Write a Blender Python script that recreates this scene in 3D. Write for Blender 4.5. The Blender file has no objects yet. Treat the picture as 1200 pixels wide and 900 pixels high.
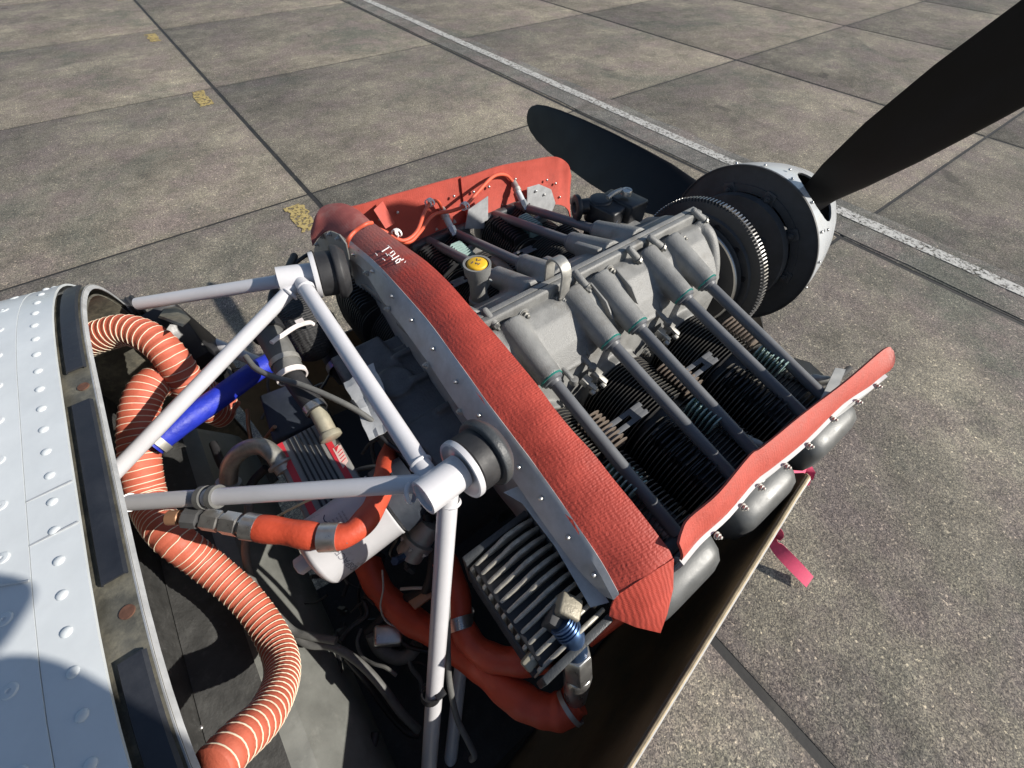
import bpy, bmesh, math, random
from mathutils import Vector as V, Matrix, Euler
random.seed(7)
PI = math.pi
scene = bpy.context.scene
COL = scene.collection
# ---------------------------------------------------------------- camera, sky, sun, exposure
cam_d = bpy.data.cameras.new('camera'); cam = bpy.data.objects.new('camera', cam_d); COL.objects.link(cam)
YAW, PITCH, ROLL = 0.90623807, -0.91249617, 0.01604423
fwd = V((math.cos(YAW) * math.cos(PITCH), math.sin(YAW) * math.cos(PITCH), math.sin(PITCH)))
rt = fwd.cross(V((0, 0, 1))).normalized(); up = rt.cross(fwd)
c_, s_ = math.cos(ROLL), math.sin(ROLL)
r2, u2 = rt * c_ + up * s_, up * c_ - rt * s_
m = Matrix((r2, u2, -fwd)).transposed().to_4x4(); m.translation = (0, 0, 1.85)
cam.matrix_world = m
cam_d.sensor_width = 36.0; cam_d.lens = 36.0 * 496.875 / 1200; cam_d.clip_start = 0.02; cam_d.clip_end = 2000
scene.camera = cam
SUN_AZ, SUN_EL = math.radians(-47.0), math.radians(29.0)
sdir = V((math.cos(SUN_EL) * math.cos(SUN_AZ), math.cos(SUN_EL) * math.sin(SUN_AZ), math.sin(SUN_EL)))
world = bpy.data.worlds.new('World'); scene.world = world; world.use_nodes = True
wn = world.node_tree; wn.nodes.clear()
wo = wn.nodes.new('ShaderNodeOutputWorld'); wb = wn.nodes.new('ShaderNodeBackground'); ws = wn.nodes.new('ShaderNodeTexSky')
ws.sky_type = 'NISHITA'; ws.sun_disc = False; ws.sun_elevation = SUN_EL
ws.sun_rotation = math.atan2(sdir.x, sdir.y); ws.air_density = 1.0; ws.dust_density = 0.6
wb.inputs[1].default_value = 0.072
wn.links.new(ws.outputs[0], wb.inputs[0]); wn.links.new(wb.outputs[0], wo.inputs[0])
sun_d = bpy.data.lights.new('sun', 'SUN'); sun_d.energy = 4.5; sun_d.angle = math.radians(0.53); sun_d.color = (1.0, 0.945, 0.86)
sun = bpy.data.objects.new('sun', sun_d); COL.objects.link(sun)
sun.rotation_euler = sdir.to_track_quat('Z', 'Y').to_euler(); sun.location = sdir * 20
scene.view_settings.view_transform = 'Standard'; scene.view_settings.look = 'None'
scene.view_settings.gamma = 1.0; scene.view_settings.exposure = 0.55; scene.view_settings.use_curve_mapping = False

# ---------------------------------------------------------------- materials
MATS = {}
def mat(name, col, rough=0.5, metal=0.0, var=0.12, vscale=18.0, bump=0.0, bscale=120.0, dirt=None, dirt_amt=0.0, dscale=9.0, coat=0.0, spec=0.5, weave=0.0, wscale=520.0, dust=None):
    if name in MATS: return MATS[name]
    M = bpy.data.materials.new(name); M.use_nodes = True; nt = M.node_tree; N = nt.nodes; L = nt.links
    p = N['Principled BSDF']
    tc = N.new('ShaderNodeTexCoord')
    n1 = N.new('ShaderNodeTexNoise'); n1.inputs['Scale'].default_value = vscale; n1.inputs['Detail'].default_value = 6; n1.inputs['Roughness'].default_value = 0.65
    L.new(tc.outputs['Object'], n1.inputs['Vector'])
    mr = N.new('ShaderNodeMapRange'); mr.inputs[1].default_value = 0.3; mr.inputs[2].default_value = 0.7; mr.inputs[3].default_value = 1 - var; mr.inputs[4].default_value = 1 + var
    L.new(n1.outputs[0], mr.inputs[0])
    mx = N.new('ShaderNodeMix'); mx.data_type = 'RGBA'; mx.blend_type = 'MULTIPLY'; mx.inputs[0].default_value = 1.0
    mx.inputs[6].default_value = (*col, 1); L.new(mr.outputs[0], mx.inputs[7])
    out = mx.outputs[2]
    if dirt is not None:
        n2 = N.new('ShaderNodeTexNoise'); n2.inputs['Scale'].default_value = dscale; n2.inputs['Detail'].default_value = 8; n2.inputs['Roughness'].default_value = 0.7
        L.new(tc.outputs['Object'], n2.inputs['Vector'])
        r = N.new('ShaderNodeMapRange'); r.inputs[1].default_value = 0.62 - 0.3 * dirt_amt; r.inputs[2].default_value = 0.78 - 0.2 * dirt_amt; r.inputs[3].default_value = 0; r.inputs[4].default_value = min(1.0, 0.35 + dirt_amt)
        L.new(n2.outputs[0], r.inputs[0])
        m2 = N.new('ShaderNodeMix'); m2.data_type = 'RGBA'; L.new(r.outputs[0], m2.inputs[0]); L.new(out, m2.inputs[6]); m2.inputs[7].default_value = (*dirt, 1)
        out = m2.outputs[2]
    if dust:
        sq = N.new('ShaderNodeSeparateXYZ'); L.new(tc.outputs['Object'], sq.inputs[0])
        n4 = N.new('ShaderNodeTexNoise'); n4.inputs['Scale'].default_value = 30; n4.inputs['Detail'].default_value = 7; L.new(tc.outputs['Object'], n4.inputs['Vector'])
        ad = N.new('ShaderNodeMath'); ad.operation = 'MULTIPLY_ADD'; ad.inputs[1].default_value = 0.35; L.new(n4.outputs[0], ad.inputs[0]); L.new(sq.outputs[1], ad.inputs[2])
        q4 = N.new('ShaderNodeMapRange'); q4.inputs[1].default_value = dust[0]; q4.inputs[2].default_value = dust[1]; q4.inputs[3].default_value = 0.0; q4.inputs[4].default_value = 0.85; L.new(ad.outputs[0], q4.inputs[0])
        m4 = N.new('ShaderNodeMix'); m4.data_type = 'RGBA'; L.new(q4.outputs[0], m4.inputs[0]); L.new(out, m4.inputs[6]); m4.inputs[7].default_value = (*dust[2], 1); out = m4.outputs[2]
    L.new(out, p.inputs['Base Color'])
    rr = N.new('ShaderNodeMapRange'); rr.inputs[1].default_value = 0.3; rr.inputs[2].default_value = 0.7; rr.inputs[3].default_value = max(0.02, rough - 0.1); rr.inputs[4].default_value = min(1, rough + 0.1)
    L.new(n1.outputs[0], rr.inputs[0]); L.new(rr.outputs[0], p.inputs['Roughness'])
    p.inputs['Metallic'].default_value = metal; p.inputs['Specular IOR Level'].default_value = spec
    p.inputs['Coat Weight'].default_value = coat
    hgt = None
    if weave:
        sp = N.new('ShaderNodeSeparateXYZ'); L.new(tc.outputs['Object'], sp.inputs[0])
        def mth(op, a, b=None):
            n = N.new('ShaderNodeMath'); n.operation = op
            for i, v in enumerate((a, b)):
                if v is None: continue
                if isinstance(v, (int, float)): n.inputs[i].default_value = v
                else: L.new(v, n.inputs[i])
            return n.outputs[0]
        nz = N.new('ShaderNodeTexNoise'); nz.inputs['Scale'].default_value = 55; nz.inputs['Detail'].default_value = 3; L.new(tc.outputs['Object'], nz.inputs['Vector'])
        wob = mth('MULTIPLY', mth('SUBTRACT', nz.outputs[0], 0.5), 7.0)
        sx = mth('SINE', mth('ADD', mth('MULTIPLY', sp.outputs[0], wscale * 1.4), wob))
        sy = mth('SINE', mth('ADD', mth('MULTIPLY', mth('ADD', sp.outputs[1], sp.outputs[2]), wscale * 2.2), wob))
        hgt = mth('MULTIPLY', mth('ADD', sy, mth('MULTIPLY', sx, 0.7)), nz.outputs[0])
        wv = N.new('ShaderNodeBump'); wv.inputs['Strength'].default_value = weave; wv.inputs['Distance'].default_value = 0.0025
        L.new(hgt, wv.inputs['Height']); last = wv.outputs[0]
    else: last = None
    if bump:
        n3 = N.new('ShaderNodeTexNoise'); n3.inputs['Scale'].default_value = bscale; n3.inputs['Detail'].default_value = 4
        L.new(tc.outputs['Object'], n3.inputs['Vector'])
        b = N.new('ShaderNodeBump'); b.inputs['Strength'].default_value = bump; b.inputs['Distance'].default_value = 0.002
        L.new(n3.outputs[0], b.inputs['Height'])
        if last is not None: L.new(last, b.inputs['Normal'])
        last = b.outputs[0]
    if last is not None: L.new(last, p.inputs['Normal'])
    MATS[name] = M; return M

cast = mat('cast_aluminium', (0.215, 0.215, 0.208), 0.5, 0.0, 0.2, 26, bump=0.4, bscale=600, dirt=(0.12, 0.108, 0.09), dirt_amt=0.3, dscale=17)
castdark = mat('dark_casting', (0.05, 0.055, 0.06), 0.5, 0.0, 0.25, 30, bump=0.3, bscale=400, dirt=(0.09, 0.08, 0.06), dirt_amt=0.2)
tubegrey = mat('grey_painted_tube', (0.13, 0.135, 0.145), 0.42, 0.0, 0.1, 25, bump=0.05, bscale=500, dirt=(0.2, 0.2, 0.19), dirt_amt=0.05)
finmat = mat('black_fin_paint', (0.028, 0.028, 0.030), 0.45, 0.0, 0.3, 40, dirt=(0.11, 0.09, 0.06), dirt_amt=0.12, dscale=22)
finrim = mat('sunlit_fin_rim', (0.12, 0.112, 0.095), 0.5, 0.1, 0.35, 60)  # paler rim colour stands in for sun catching the fin edges
finbare = mat('bare_fin_edge', (0.42, 0.42, 0.40), 0.45, 0.2, 0.15, 40)
fingreen = mat('faded_green_fin', (0.30, 0.42, 0.39), 0.5, 0.0, 0.2, 60)
steel = mat('zinc_steel', (0.55, 0.54, 0.52), 0.33, 0.9, 0.15, 60)
zinc = mat('dull_zinc', (0.42, 0.41, 0.38), 0.5, 0.6, 0.2, 40)
alu = mat('bare_aluminium_sheet', (0.46, 0.47, 0.48), 0.5, 0.25, 0.16, 45, bump=0.06, bscale=200, dirt=(0.28, 0.27, 0.25), dirt_amt=0.12)
red = mat('red_silicone_cloth', (0.43, 0.056, 0.036), 0.6, 0.0, 0.16, 25, weave=0.32, wscale=760, bump=0.15, bscale=600, dirt=(0.30, 0.055, 0.04), dirt_amt=0.2, dscale=7)
redlong = mat('red_silicone_cloth_with_dust', (0.43, 0.056, 0.036), 0.6, 0.0, 0.16, 25, weave=0.13, wscale=700, bump=0.5, bscale=260, dirt=(0.30, 0.055, 0.04), dirt_amt=0.2, dscale=7, dust=(0.33, 0.50, (0.27, 0.105, 0.09)))
redflat = mat('red_silicone_strip', (0.43, 0.068, 0.046), 0.6, 0.0, 0.1, 60, weave=0.1, wscale=900, bump=0.35, bscale=420, dirt=(0.30, 0.06, 0.045), dirt_amt=0.25, dscale=16)
reddusty = mat('dusty_red_silicone', (0.29, 0.075, 0.065), 0.75, 0.0, 0.2, 40, weave=0.1, wscale=1100, bump=0.12, bscale=500, dirt=(0.25, 0.17, 0.15), dirt_amt=0.3, dscale=20)
sleeve = mat('fire_sleeve', (0.54, 0.075, 0.035), 0.5, 0.0, 0.12, 30, bump=0.35, bscale=160, dirt=(0.36, 0.07, 0.04), dirt_amt=0.12)
mountw = mat('white_powder_coat', (0.57, 0.565, 0.585), 0.34, 0.0, 0.06, 12, bump=0.04, bscale=400, dirt=(0.45, 0.42, 0.38), dirt_amt=0.05, coat=0.2)
skinw = mat('white_aircraft_paint', (0.57, 0.60, 0.615), 0.36, 0.0, 0.08, 8, bump=0.5, bscale=16, dirt=(0.50, 0.51, 0.50), dirt_amt=0.1, dscale=12)
rubber = mat('black_rubber', (0.022, 0.022, 0.024), 0.6, 0.0, 0.25, 40, bump=0.1, bscale=300, dirt=(0.06, 0.058, 0.055), dirt_amt=0.15)
padrub = mat('navy_black_rubber_pad', (0.016, 0.018, 0.024), 0.5, 0.0, 0.2, 30, bump=0.1, bscale=250, dirt=(0.045, 0.048, 0.055), dirt_amt=0.2)
blackp = mat('black_plastic', (0.018, 0.018, 0.02), 0.4, 0.0, 0.2, 40, dirt=(0.05, 0.05, 0.05), dirt_amt=0.1)
bladem = mat('matt_black_blade', (0.0065, 0.0065, 0.0075), 0.42, 0.0, 0.35, 9, bump=0.04, bscale=60, spec=0.3, dirt=(0.014, 0.014, 0.015), dirt_amt=0.15, dscale=5)
discblk = mat('satin_black_steel', (0.062, 0.062, 0.064), 0.55, 0.0, 0.25, 20, dirt=(0.07, 0.065, 0.06), dirt_amt=0.15)
spinw = mat('white_spinner_paint', (0.44, 0.46, 0.48), 0.3, 0.0, 0.05, 10, coat=0.3, dirt=(0.45, 0.45, 0.43), dirt_amt=0.05)
scatm = mat('orange_duct_cloth', (0.46, 0.105, 0.06), 0.65, 0.0, 0.12, 40, bump=0.2, bscale=300, dirt=(0.62, 0.24, 0.16), dirt_amt=0.15)
cord = mat('cream_cord', (0.72, 0.62, 0.47), 0.7, 0.0, 0.15, 80)
bluem = mat('blue_heat_shrink', (0.014, 0.03, 0.40), 0.55, 0.0, 0.2, 40, bump=0.5, bscale=140)
firew = mat('firewall_sheet', (0.052, 0.052, 0.05), 0.62, 0.15, 0.3, 40, bump=0.3, bscale=260, dirt=(0.12, 0.12, 0.115), dirt_amt=0.25, dscale=60)
flange = mat('worn_flange_metal', (0.125, 0.12, 0.10), 0.5, 0.35, 0.3, 30, bump=0.3, bscale=160, dirt=(0.26, 0.24, 0.18), dirt_amt=0.5, dscale=45)
beamm = mat('grey_primer_channel', (0.19, 0.195, 0.18), 0.5, 0.2, 0.2, 20, bump=0.1, bscale=150, dirt=(0.33, 0.33, 0.30), dirt_amt=0.2, dscale=22)
cowlin = mat('resin_stained_laminate', (0.15, 0.105, 0.06), 0.5, 0.0, 0.4, 12, bump=0.3, bscale=90, dirt=(0.06, 0.04, 0.025), dirt_amt=0.35, dscale=6)
cowlout = mat('white_cowl_paint', (0.66, 0.66, 0.65), 0.3, 0.0, 0.05)
cowledge = mat('raw_laminate_edge', (0.42, 0.34, 0.22), 0.7, 0.0, 0.3, 60)
cover = mat('grey_rocker_cover', (0.095, 0.098, 0.098), 0.46, 0.15, 0.15, 30, bump=0.06, bscale=400, dirt=(0.26, 0.26, 0.25), dirt_amt=0.1)
yellowp = mat('yellow_plastic', (0.72, 0.42, 0.02), 0.5, 0.0, 0.12, 80, dirt=(0.5, 0.3, 0.03), dirt_amt=0.15, dscale=90)
teal = mat('teal_seal_ring', (0.03, 0.22, 0.18), 0.5, 0.0, 0.2, 90)
filterw = mat('white_filter_can', (0.70, 0.70, 0.72), 0.32, 0.0, 0.04, 20)
ink = mat('dark_blue_ink', (0.03, 0.03, 0.10), 0.6, 0.0, 0.1)
greyprint = mat('grey_print', (0.22, 0.22, 0.25), 0.6, 0.0, 0.1)
chalk = mat('white_marker', (0.80, 0.74, 0.72), 0.7, 0.0, 0.1)
brownish = mat('heat_tanned_metal', (0.23, 0.185, 0.15), 0.5, 0.3, 0.25, 40, bump=0.2, bscale=300)
beigep = mat('tan_pipe', (0.40, 0.37, 0.28), 0.4, 0.3, 0.2, 30, dirt=(0.28, 0.2, 0.13), dirt_amt=0.2)
boxgrey = mat('grey_anodised_box', (0.24, 0.24, 0.23), 0.5, 0.1, 0.1, 50, bump=0.1, bscale=500)
boxred = mat('red_stripe_paint', (0.55, 0.03, 0.045), 0.45, 0.0, 0.08)
bluegrey = mat('blue_grey_plastic', (0.028, 0.034, 0.046), 0.55, 0.0, 0.2, 40, bump=0.1, bscale=300)
labelp = mat('pink_label', (0.70, 0.50, 0.45), 0.6, 0.0, 0.06)
anod = mat('blue_anodised_fitting', (0.06, 0.11, 0.22), 0.35, 0.75, 0.15, 50)
yellowwire = mat('cream_wire', (0.62, 0.55, 0.32), 0.5)
greyhose = mat('grey_hose', (0.12, 0.12, 0.115), 0.6, 0.0, 0.2, 60, dirt=(0.2, 0.19, 0.17), dirt_amt=0.15)
pink = mat('pink_streamer_cloth', (0.66, 0.07, 0.15), 0.7, 0.0, 0.1, 60, bump=0.2, bscale=900)
copper = mat('copper_tan', (0.40, 0.22, 0.13), 0.45, 0.5, 0.2)
holem = mat('rust_stained_hole', (0.10, 0.045, 0.028), 0.8, 0.0, 0.3, 200)

# concrete
def concrete(name, tint):
    M = bpy.data.materials.new(name); M.use_nodes = True; nt = M.node_tree; N = nt.nodes; L = nt.links; p = N['Principled BSDF']
    g = N.new('ShaderNodeNewGeometry')
    def noise(sc, det=6, ro=0.6, dist=0.0):
        n = N.new('ShaderNodeTexNoise'); n.inputs['Scale'].default_value = sc; n.inputs['Detail'].default_value = det; n.inputs['Roughness'].default_value = ro; n.inputs['Distortion'].default_value = dist
        L.new(g.outputs['Position'], n.inputs['Vector']); return n.outputs[0]
    def ramp(src, stops):
        r = N.new('ShaderNodeValToRGB'); L.new(src, r.inputs[0]); e = r.color_ramp.elements
        while len(e) < len(stops): e.new(0.5)
        for el, (pos, c) in zip(e, stops): el.position = pos; el.color = (*c, 1) if len(c) == 3 else c
        return r.outputs[0]
    def mix(a, b, f, mode='MIX'):
        x = N.new('ShaderNodeMix'); x.data_type = 'RGBA'; x.blend_type = mode
        if isinstance(f, float): x.inputs[0].default_value = f
        else: L.new(f, x.inputs[0])
        for i, s in ((6, a), (7, b)):
            if isinstance(s, tuple): x.inputs[i].default_value = (*s, 1)
            else: L.new(s, x.inputs[i])
        return x.outputs[2]
    t = tint
    base = ramp(noise(1.1, 9, 0.72), [(0.32, (0.105 * t[0], 0.098 * t[1], 0.086 * t[2])), (0.50, (0.190 * t[0], 0.174 * t[1], 0.149 * t[2])), (0.66, (0.275 * t[0], 0.253 * t[1], 0.210 * t[2]))])
    moss = ramp(noise(0.42, 10, 0.72, 0.6), [(0.50, (0, 0, 0)), (0.62, (0.9, 0.9, 0.9))])
    base = mix(base, (0.112, 0.115, 0.102), moss)
    pinkn = ramp(noise(1.7, 7, 0.7), [(0.46, (0, 0, 0)), (0.62, (0.75, 0.75, 0.75))])
    base = mix(base, (0.182, 0.152, 0.150), pinkn)
    # aggregate speckle: two sizes of stone in a darker matrix
    def vor(sc):
        v = N.new('ShaderNodeTexVoronoi'); v.inputs['Scale'].default_value = sc; L.new(g.outputs['Position'], v.inputs['Vector']); return v
    v1 = vor(250); v2 = vor(120)
    hs = N.new('ShaderNodeSeparateColor'); L.new(v1.outputs['Color'], hs.inputs[0])
    s1 = ramp(hs.outputs[0], [(0.0, (0.40, 0.40, 0.41)), (0.40, (0.98, 0.97, 0.95)), (0.78, (1.5, 1.46, 1.34)), (0.97, (2.2, 2.1, 1.85))])
    base = mix(base, s1, 0.85, 'MULTIPLY')
    hs2 = N.new('ShaderNodeSeparateColor'); L.new(v2.outputs['Color'], hs2.inputs[0])
    s2 = ramp(hs2.outputs[1], [(0.0, (0.66, 0.66, 0.66)), (0.5, (1, 1, 1)), (0.965, (1.15, 1.15, 1.12)), (0.985, (2.6, 2.5, 2.3))])
    base = mix(base, s2, 0.7, 'MULTIPLY')
    streak = ramp(noise(6.0, 10, 0.8), [(0.40, (0.82, 0.82, 0.82)), (0.60, (1.1, 1.1, 1.1))])
    base = mix(base, streak, 1.0, 'MULTIPLY')
    # dirt that has settled along the joints (3 m grid) and a few oil drips
    sp = N.new('ShaderNodeSeparateXYZ'); L.new(g.outputs['Position'], sp.inputs[0])
    def mth(op, x, y=None):
        n = N.new('ShaderNodeMath'); n.operation = op
        for i, v in enumerate((x, y)):
            if v is None: continue
            if isinstance(v, (int, float)): n.inputs[i].default_value = v
            else: L.new(v, n.inputs[i])
        return n.outputs[0]
    def edge(o): return mth('ABSOLUTE', mth('SUBTRACT', mth('FRACT', mth('DIVIDE', mth('SUBTRACT', o, 0.75), 3.0)), 0.5))
    e = mth('MAXIMUM', edge(sp.outputs[0]), edge(sp.outputs[1]))
    e = mth('ADD', e, mth('MULTIPLY', mth('SUBTRACT', noise(9, 6, 0.7), 0.5), 0.05))
    er = ramp(e, [(0.482, (0, 0, 0)), (0.505, (0.5, 0.5, 0.5))])
    base = mix(base, (0.075, 0.070, 0.060), er)
    spots = ramp(noise(2.3, 3, 0.5, 0.3), [(0.70, (0, 0, 0)), (0.74, (0.55, 0.55, 0.55))])
    base = mix(base, (0.07, 0.064, 0.056), spots)
    L.new(base, p.inputs['Base Color']); p.inputs['Roughness'].default_value = 0.9; p.inputs['Specular IOR Level'].default_value = 0.25
    b = N.new('ShaderNodeBump'); b.inputs['Strength'].default_value = 0.55; b.inputs['Distance'].default_value = 0.006
    L.new(hs.outputs[0], b.inputs['Height']); b2 = N.new('ShaderNodeBump'); b2.inputs['Strength'].default_value = 0.35; b2.inputs['Distance'].default_value = 0.012
    L.new(noise(38, 6, 0.7), b2.inputs['Height']); L.new(b.outputs[0], b2.inputs['Normal']); L.new(b2.outputs[0], p.inputs['Normal'])
    return M
slabm = [concrete('exposed_aggregate_concrete', (1, 1, 1)), concrete('exposed_aggregate_concrete_dark', (0.97, 0.97, 0.97)), concrete('exposed_aggregate_concrete_warm', (1.03, 1.01, 0.99))]
sealant = mat('black_joint_sealant', (0.022, 0.021, 0.02), 0.75, 0.0, 0.5, 6, bump=0.5, bscale=40, dirt=(0.075, 0.068, 0.055), dirt_amt=0.35, dscale=5)
def asphalt_mat():
    M = mat('grey_asphalt_strip', (0.15, 0.15, 0.145), 0.9, 0.0, 0.35, 110, bump=0.7, bscale=160, dirt=(0.26, 0.255, 0.24), dirt_amt=0.35, dscale=130); return M
def worn_paint(name, col, keep, scale):
    M = bpy.data.materials.new(name); M.use_nodes = True; nt = M.node_tree; N = nt.nodes; L = nt.links; p = N['Principled BSDF']
    g = N.new('ShaderNodeNewGeometry'); n = N.new('ShaderNodeTexNoise'); n.inputs['Scale'].default_value = scale; n.inputs['Detail'].default_value = 9; n.inputs['Roughness'].default_value = 0.75
    L.new(g.outputs['Position'], n.inputs['Vector'])
    r = N.new('ShaderNodeMapRange'); r.inputs[1].default_value = keep; r.inputs[2].default_value = keep + 0.04; L.new(n.outputs[0], r.inputs[0])
    p.inputs['Base Color'].default_value = (*col, 1); p.inputs['Roughness'].default_value = 0.85
    tr = N.new('ShaderNodeBsdfTransparent'); mx = N.new('ShaderNodeMixShader'); L.new(r.outputs[0], mx.inputs[0]); L.new(p.outputs[0], mx.inputs[1]); L.new(tr.outputs[0], mx.inputs[2])
    L.new(mx.outputs[0], N['Material Output'].inputs[0]); return M
whitep = worn_paint('worn_white_line_paint', (0.50, 0.49, 0.46), 0.50, 42)
yellp = worn_paint('worn_yellow_line_paint', (0.43, 0.33, 0.13), 0.50, 26)

# ---------------------------------------------------------------- geometry helpers
WLOC = {}
class G:
    def __init__(s): s.v = []; s.f = []; s.mi = []; s.cm = 0
    def add(s, vs, fs):
        o = len(s.v); s.v += [V(v) for v in vs]; s.f += [tuple(i + o for i in f) for f in fs]; s.mi += [s.cm] * len(fs); return s
    def box(s, c, size, R=None, top=1.0):
        c = V(c); hx, hy, hz = [k / 2 for k in size]; R = R or Matrix.Identity(3); vs = []
        for z, k in ((-hz, 1), (hz, top)):
            for x, y in ((-1, -1), (1, -1), (1, 1), (-1, 1)): vs.append(c + R @ V((x * hx * k, y * hy * k, z)))
        return s.add(vs, [(3, 2, 1, 0), (4, 5, 6, 7), (0, 1, 5, 4), (1, 2, 6, 5), (2, 3, 7, 6), (3, 0, 4, 7)])
    def ring(s, c, n, u, r, seg, ph=0.0):
        n = V(n).normalized(); u = (V(u) - n * V(u).dot(n)).normalized(); w = n.cross(u)
        return [V(c) + u * (r * math.cos(ph + 2 * PI * k / seg)) + w * (r * math.sin(ph + 2 * PI * k / seg)) for k in range(seg)]
    def loft(s, rings, cap=True, close=True):
        n = len(rings[0]); vs = [p for r in rings for p in r]; fs = []
        for i in range(len(rings) - 1):
            for k in range(n if close else n - 1):
                a, b = i * n + k, i * n + (k + 1) % n; fs.append((a, b, b + n, a + n))
        if cap: fs.append(tuple(range(n - 1, -1, -1))); fs.append(tuple(range((len(rings) - 1) * n, len(rings) * n)))
        return s.add(vs, fs)
    def cyl(s, a, b, r, r2=None, seg=16, cap=True):
        a, b = V(a), V(b); n = b - a; u = V((0, 0, 1)) if abs(n.normalized().z) < 0.9 else V((1, 0, 0)); r2 = r if r2 is None else r2
        return s.loft([s.ring(a, n, u, r, seg), s.ring(b, n, u, r2, seg)], cap)
    def lathe(s, a, n, prof, seg=24, cap=True, u=None):
        a, n = V(a), V(n).normalized(); u = u or (V((0, 0, 1)) if abs(n.z) < 0.9 else V((1, 0, 0)))
        return s.loft([s.ring(a + n * t, n, u, max(r, 1e-5), seg) for t, r in prof], cap)
    def tube(s, pts, r, seg=10, cap=True):
        pts = [V(p) for p in pts]; n = len(pts); rings = []; u = None
        for i in range(n):
            t = (pts[min(i + 1, n - 1)] - pts[max(i - 1, 0)]).normalized()
            if u is None: u = t.orthogonal().normalized()
            else: u = (u - t * u.dot(t)).normalized()
            rr = r(i / (n - 1)) if callable(r) else r
            rings.append(s.ring(pts[i], t, u, rr, seg))
        return s.loft(rings, cap)
    def prism(s, poly, vec):
        vec = V(vec); a = [V(p) for p in poly]; n = len(a)
        fs = [tuple(range(n - 1, -1, -1)), tuple(range(n, 2 * n))] + [(k, (k + 1) % n, n + (k + 1) % n, n + k) for k in range(n)]
        return s.add(a + [p + vec for p in a], fs)
    def sheet(s, rows, th):
        # rows: list of polylines; a closed sheet of thickness th along averaged normals
        R = len(rows); C = len(rows[0]); P = [[V(p) for p in r] for r in rows]; Q = []
        for i in range(R):
            q = []
            for j in range(C):
                du = P[min(i + 1, R - 1)][j] - P[max(i - 1, 0)][j]; dv = P[i][min(j + 1, C - 1)] - P[i][max(j - 1, 0)]
                nn = du.cross(dv); nn = nn.normalized() if nn.length > 1e-12 else V((0, 0, 1)); q.append(P[i][j] - nn * th)
            Q.append(q)
        vs = [p for r in P for p in r] + [p for r in Q for p in r]; o = R * C; fs = []
        for i in range(R - 1):
            for j in range(C - 1):
                a = i * C + j; fs.append((a, a + C, a + C + 1, a + 1)); fs.append((o + a, o + a + 1, o + a + C + 1, o + a + C))
        for i in range(R - 1):
            a = i * C; fs.append((a, o + a, o + a + C, a + C)); a = i * C + C - 1; fs.append((a, a + C, o + a + C, o + a))
        for j in range(C - 1):
            a = j; fs.append((a, a + 1, o + a + 1, o + a)); a = (R - 1) * C + j; fs.append((a, o + a, o + a + 1, a + 1))
        return s.add(vs, fs)

def smooth_path(pts, n=8):
    P = [V(p) for p in pts]; P = [P[0] * 2 - P[1]] + P + [P[-1] * 2 - P[-2]]; out = []
    for i in range(1, len(P) - 2):
        p0, p1, p2, p3 = P[i - 1:i + 3]
        for k in range(n):
            t = k / n; out.append(0.5 * ((2 * p1) + (p2 - p0) * t + (2 * p0 - 5 * p1 + 4 * p2 - p3) * t * t + (3 * p1 - p0 - 3 * p2 + p3) * t ** 3))
    out.append(P[-2]); return out
def resample(pts, step):
    out = [pts[0]]; acc = 0.0
    for a, b in zip(pts, pts[1:]):
        d = (b - a).length
        if d < 1e-9: continue
        while acc + d >= step:
            t = (step - acc) / d; a = a + (b - a) * t; out.append(a); d = (b - a).length; acc = 0.0
        acc += d
    return out

def mesh_of(g, name, mats, bev=0.0, seg=2, ang=40, smooth=True):
    me = bpy.data.meshes.new(name); me.from_pydata([v[:] for v in g.v], [], g.f); me.update()
    for i, p in enumerate(me.polygons): p.material_index = g.mi[i]
    bm = bmesh.new(); bm.from_mesh(me); bmesh.ops.recalc_face_normals(bm, faces=bm.faces)
    if bev > 0:
        ed = [e for e in bm.edges if len(e.link_faces) == 2 and e.calc_face_angle(0) > math.radians(30)]
        bmesh.ops.bevel(bm, geom=ed, offset=bev, segments=seg, affect='EDGES', clamp_overlap=True, profile=0.5)
    bm.to_mesh(me); bm.free()
    for mm in (mats if isinstance(mats, (list, tuple)) else [mats]): me.materials.append(mm)
    if smooth:
        for p in me.polygons: p.use_smooth = True
        me.set_sharp_from_angle(angle=math.radians(ang))
    return me
def link(name, data, world_loc, parent=None):
    o = bpy.data.objects.new(name, data); COL.objects.link(o); wl = V(world_loc); WLOC[o.name] = wl
    if parent is not None: o.parent = parent; o.location = wl - WLOC[parent.name]
    else: o.location = wl
    return o
def obj(name, g, mats, parent=None, bev=0.0, seg=2, ang=40, smooth=True):
    lo = V([min(v[i] for v in g.v) for i in range(3)]); hi = V([max(v[i] for v in g.v) for i in range(3)]); c = (lo + hi) / 2
    if parent is None: c.z = lo.z
    for v in g.v: v -= c
    return link(name, mesh_of(g, name, mats, bev, seg, ang, smooth), c, parent)
def empty(name, loc):
    return link(name, None, loc)
def tag(o, label, cat, group=None, kind=None):
    if kind: o['kind'] = kind
    if label: o['label'] = label
    if cat: o['category'] = cat
    if group: o['group'] = group
    return o
def thing(name, loc, label, cat, group=None): return tag(empty(name, loc), label, cat, group)
def struct(o): o['kind'] = 'structure'; return o
def inst(name, me, loc, parent, rot=None, scale=None):
    o = link(name, me, loc, parent)
    if rot is not None: o.rotation_mode = 'QUATERNION'; o.rotation_quaternion = rot
    if scale: o.scale = scale
    return o
def zrot(n): return V(n).to_track_quat('Z', 'X')
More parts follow.
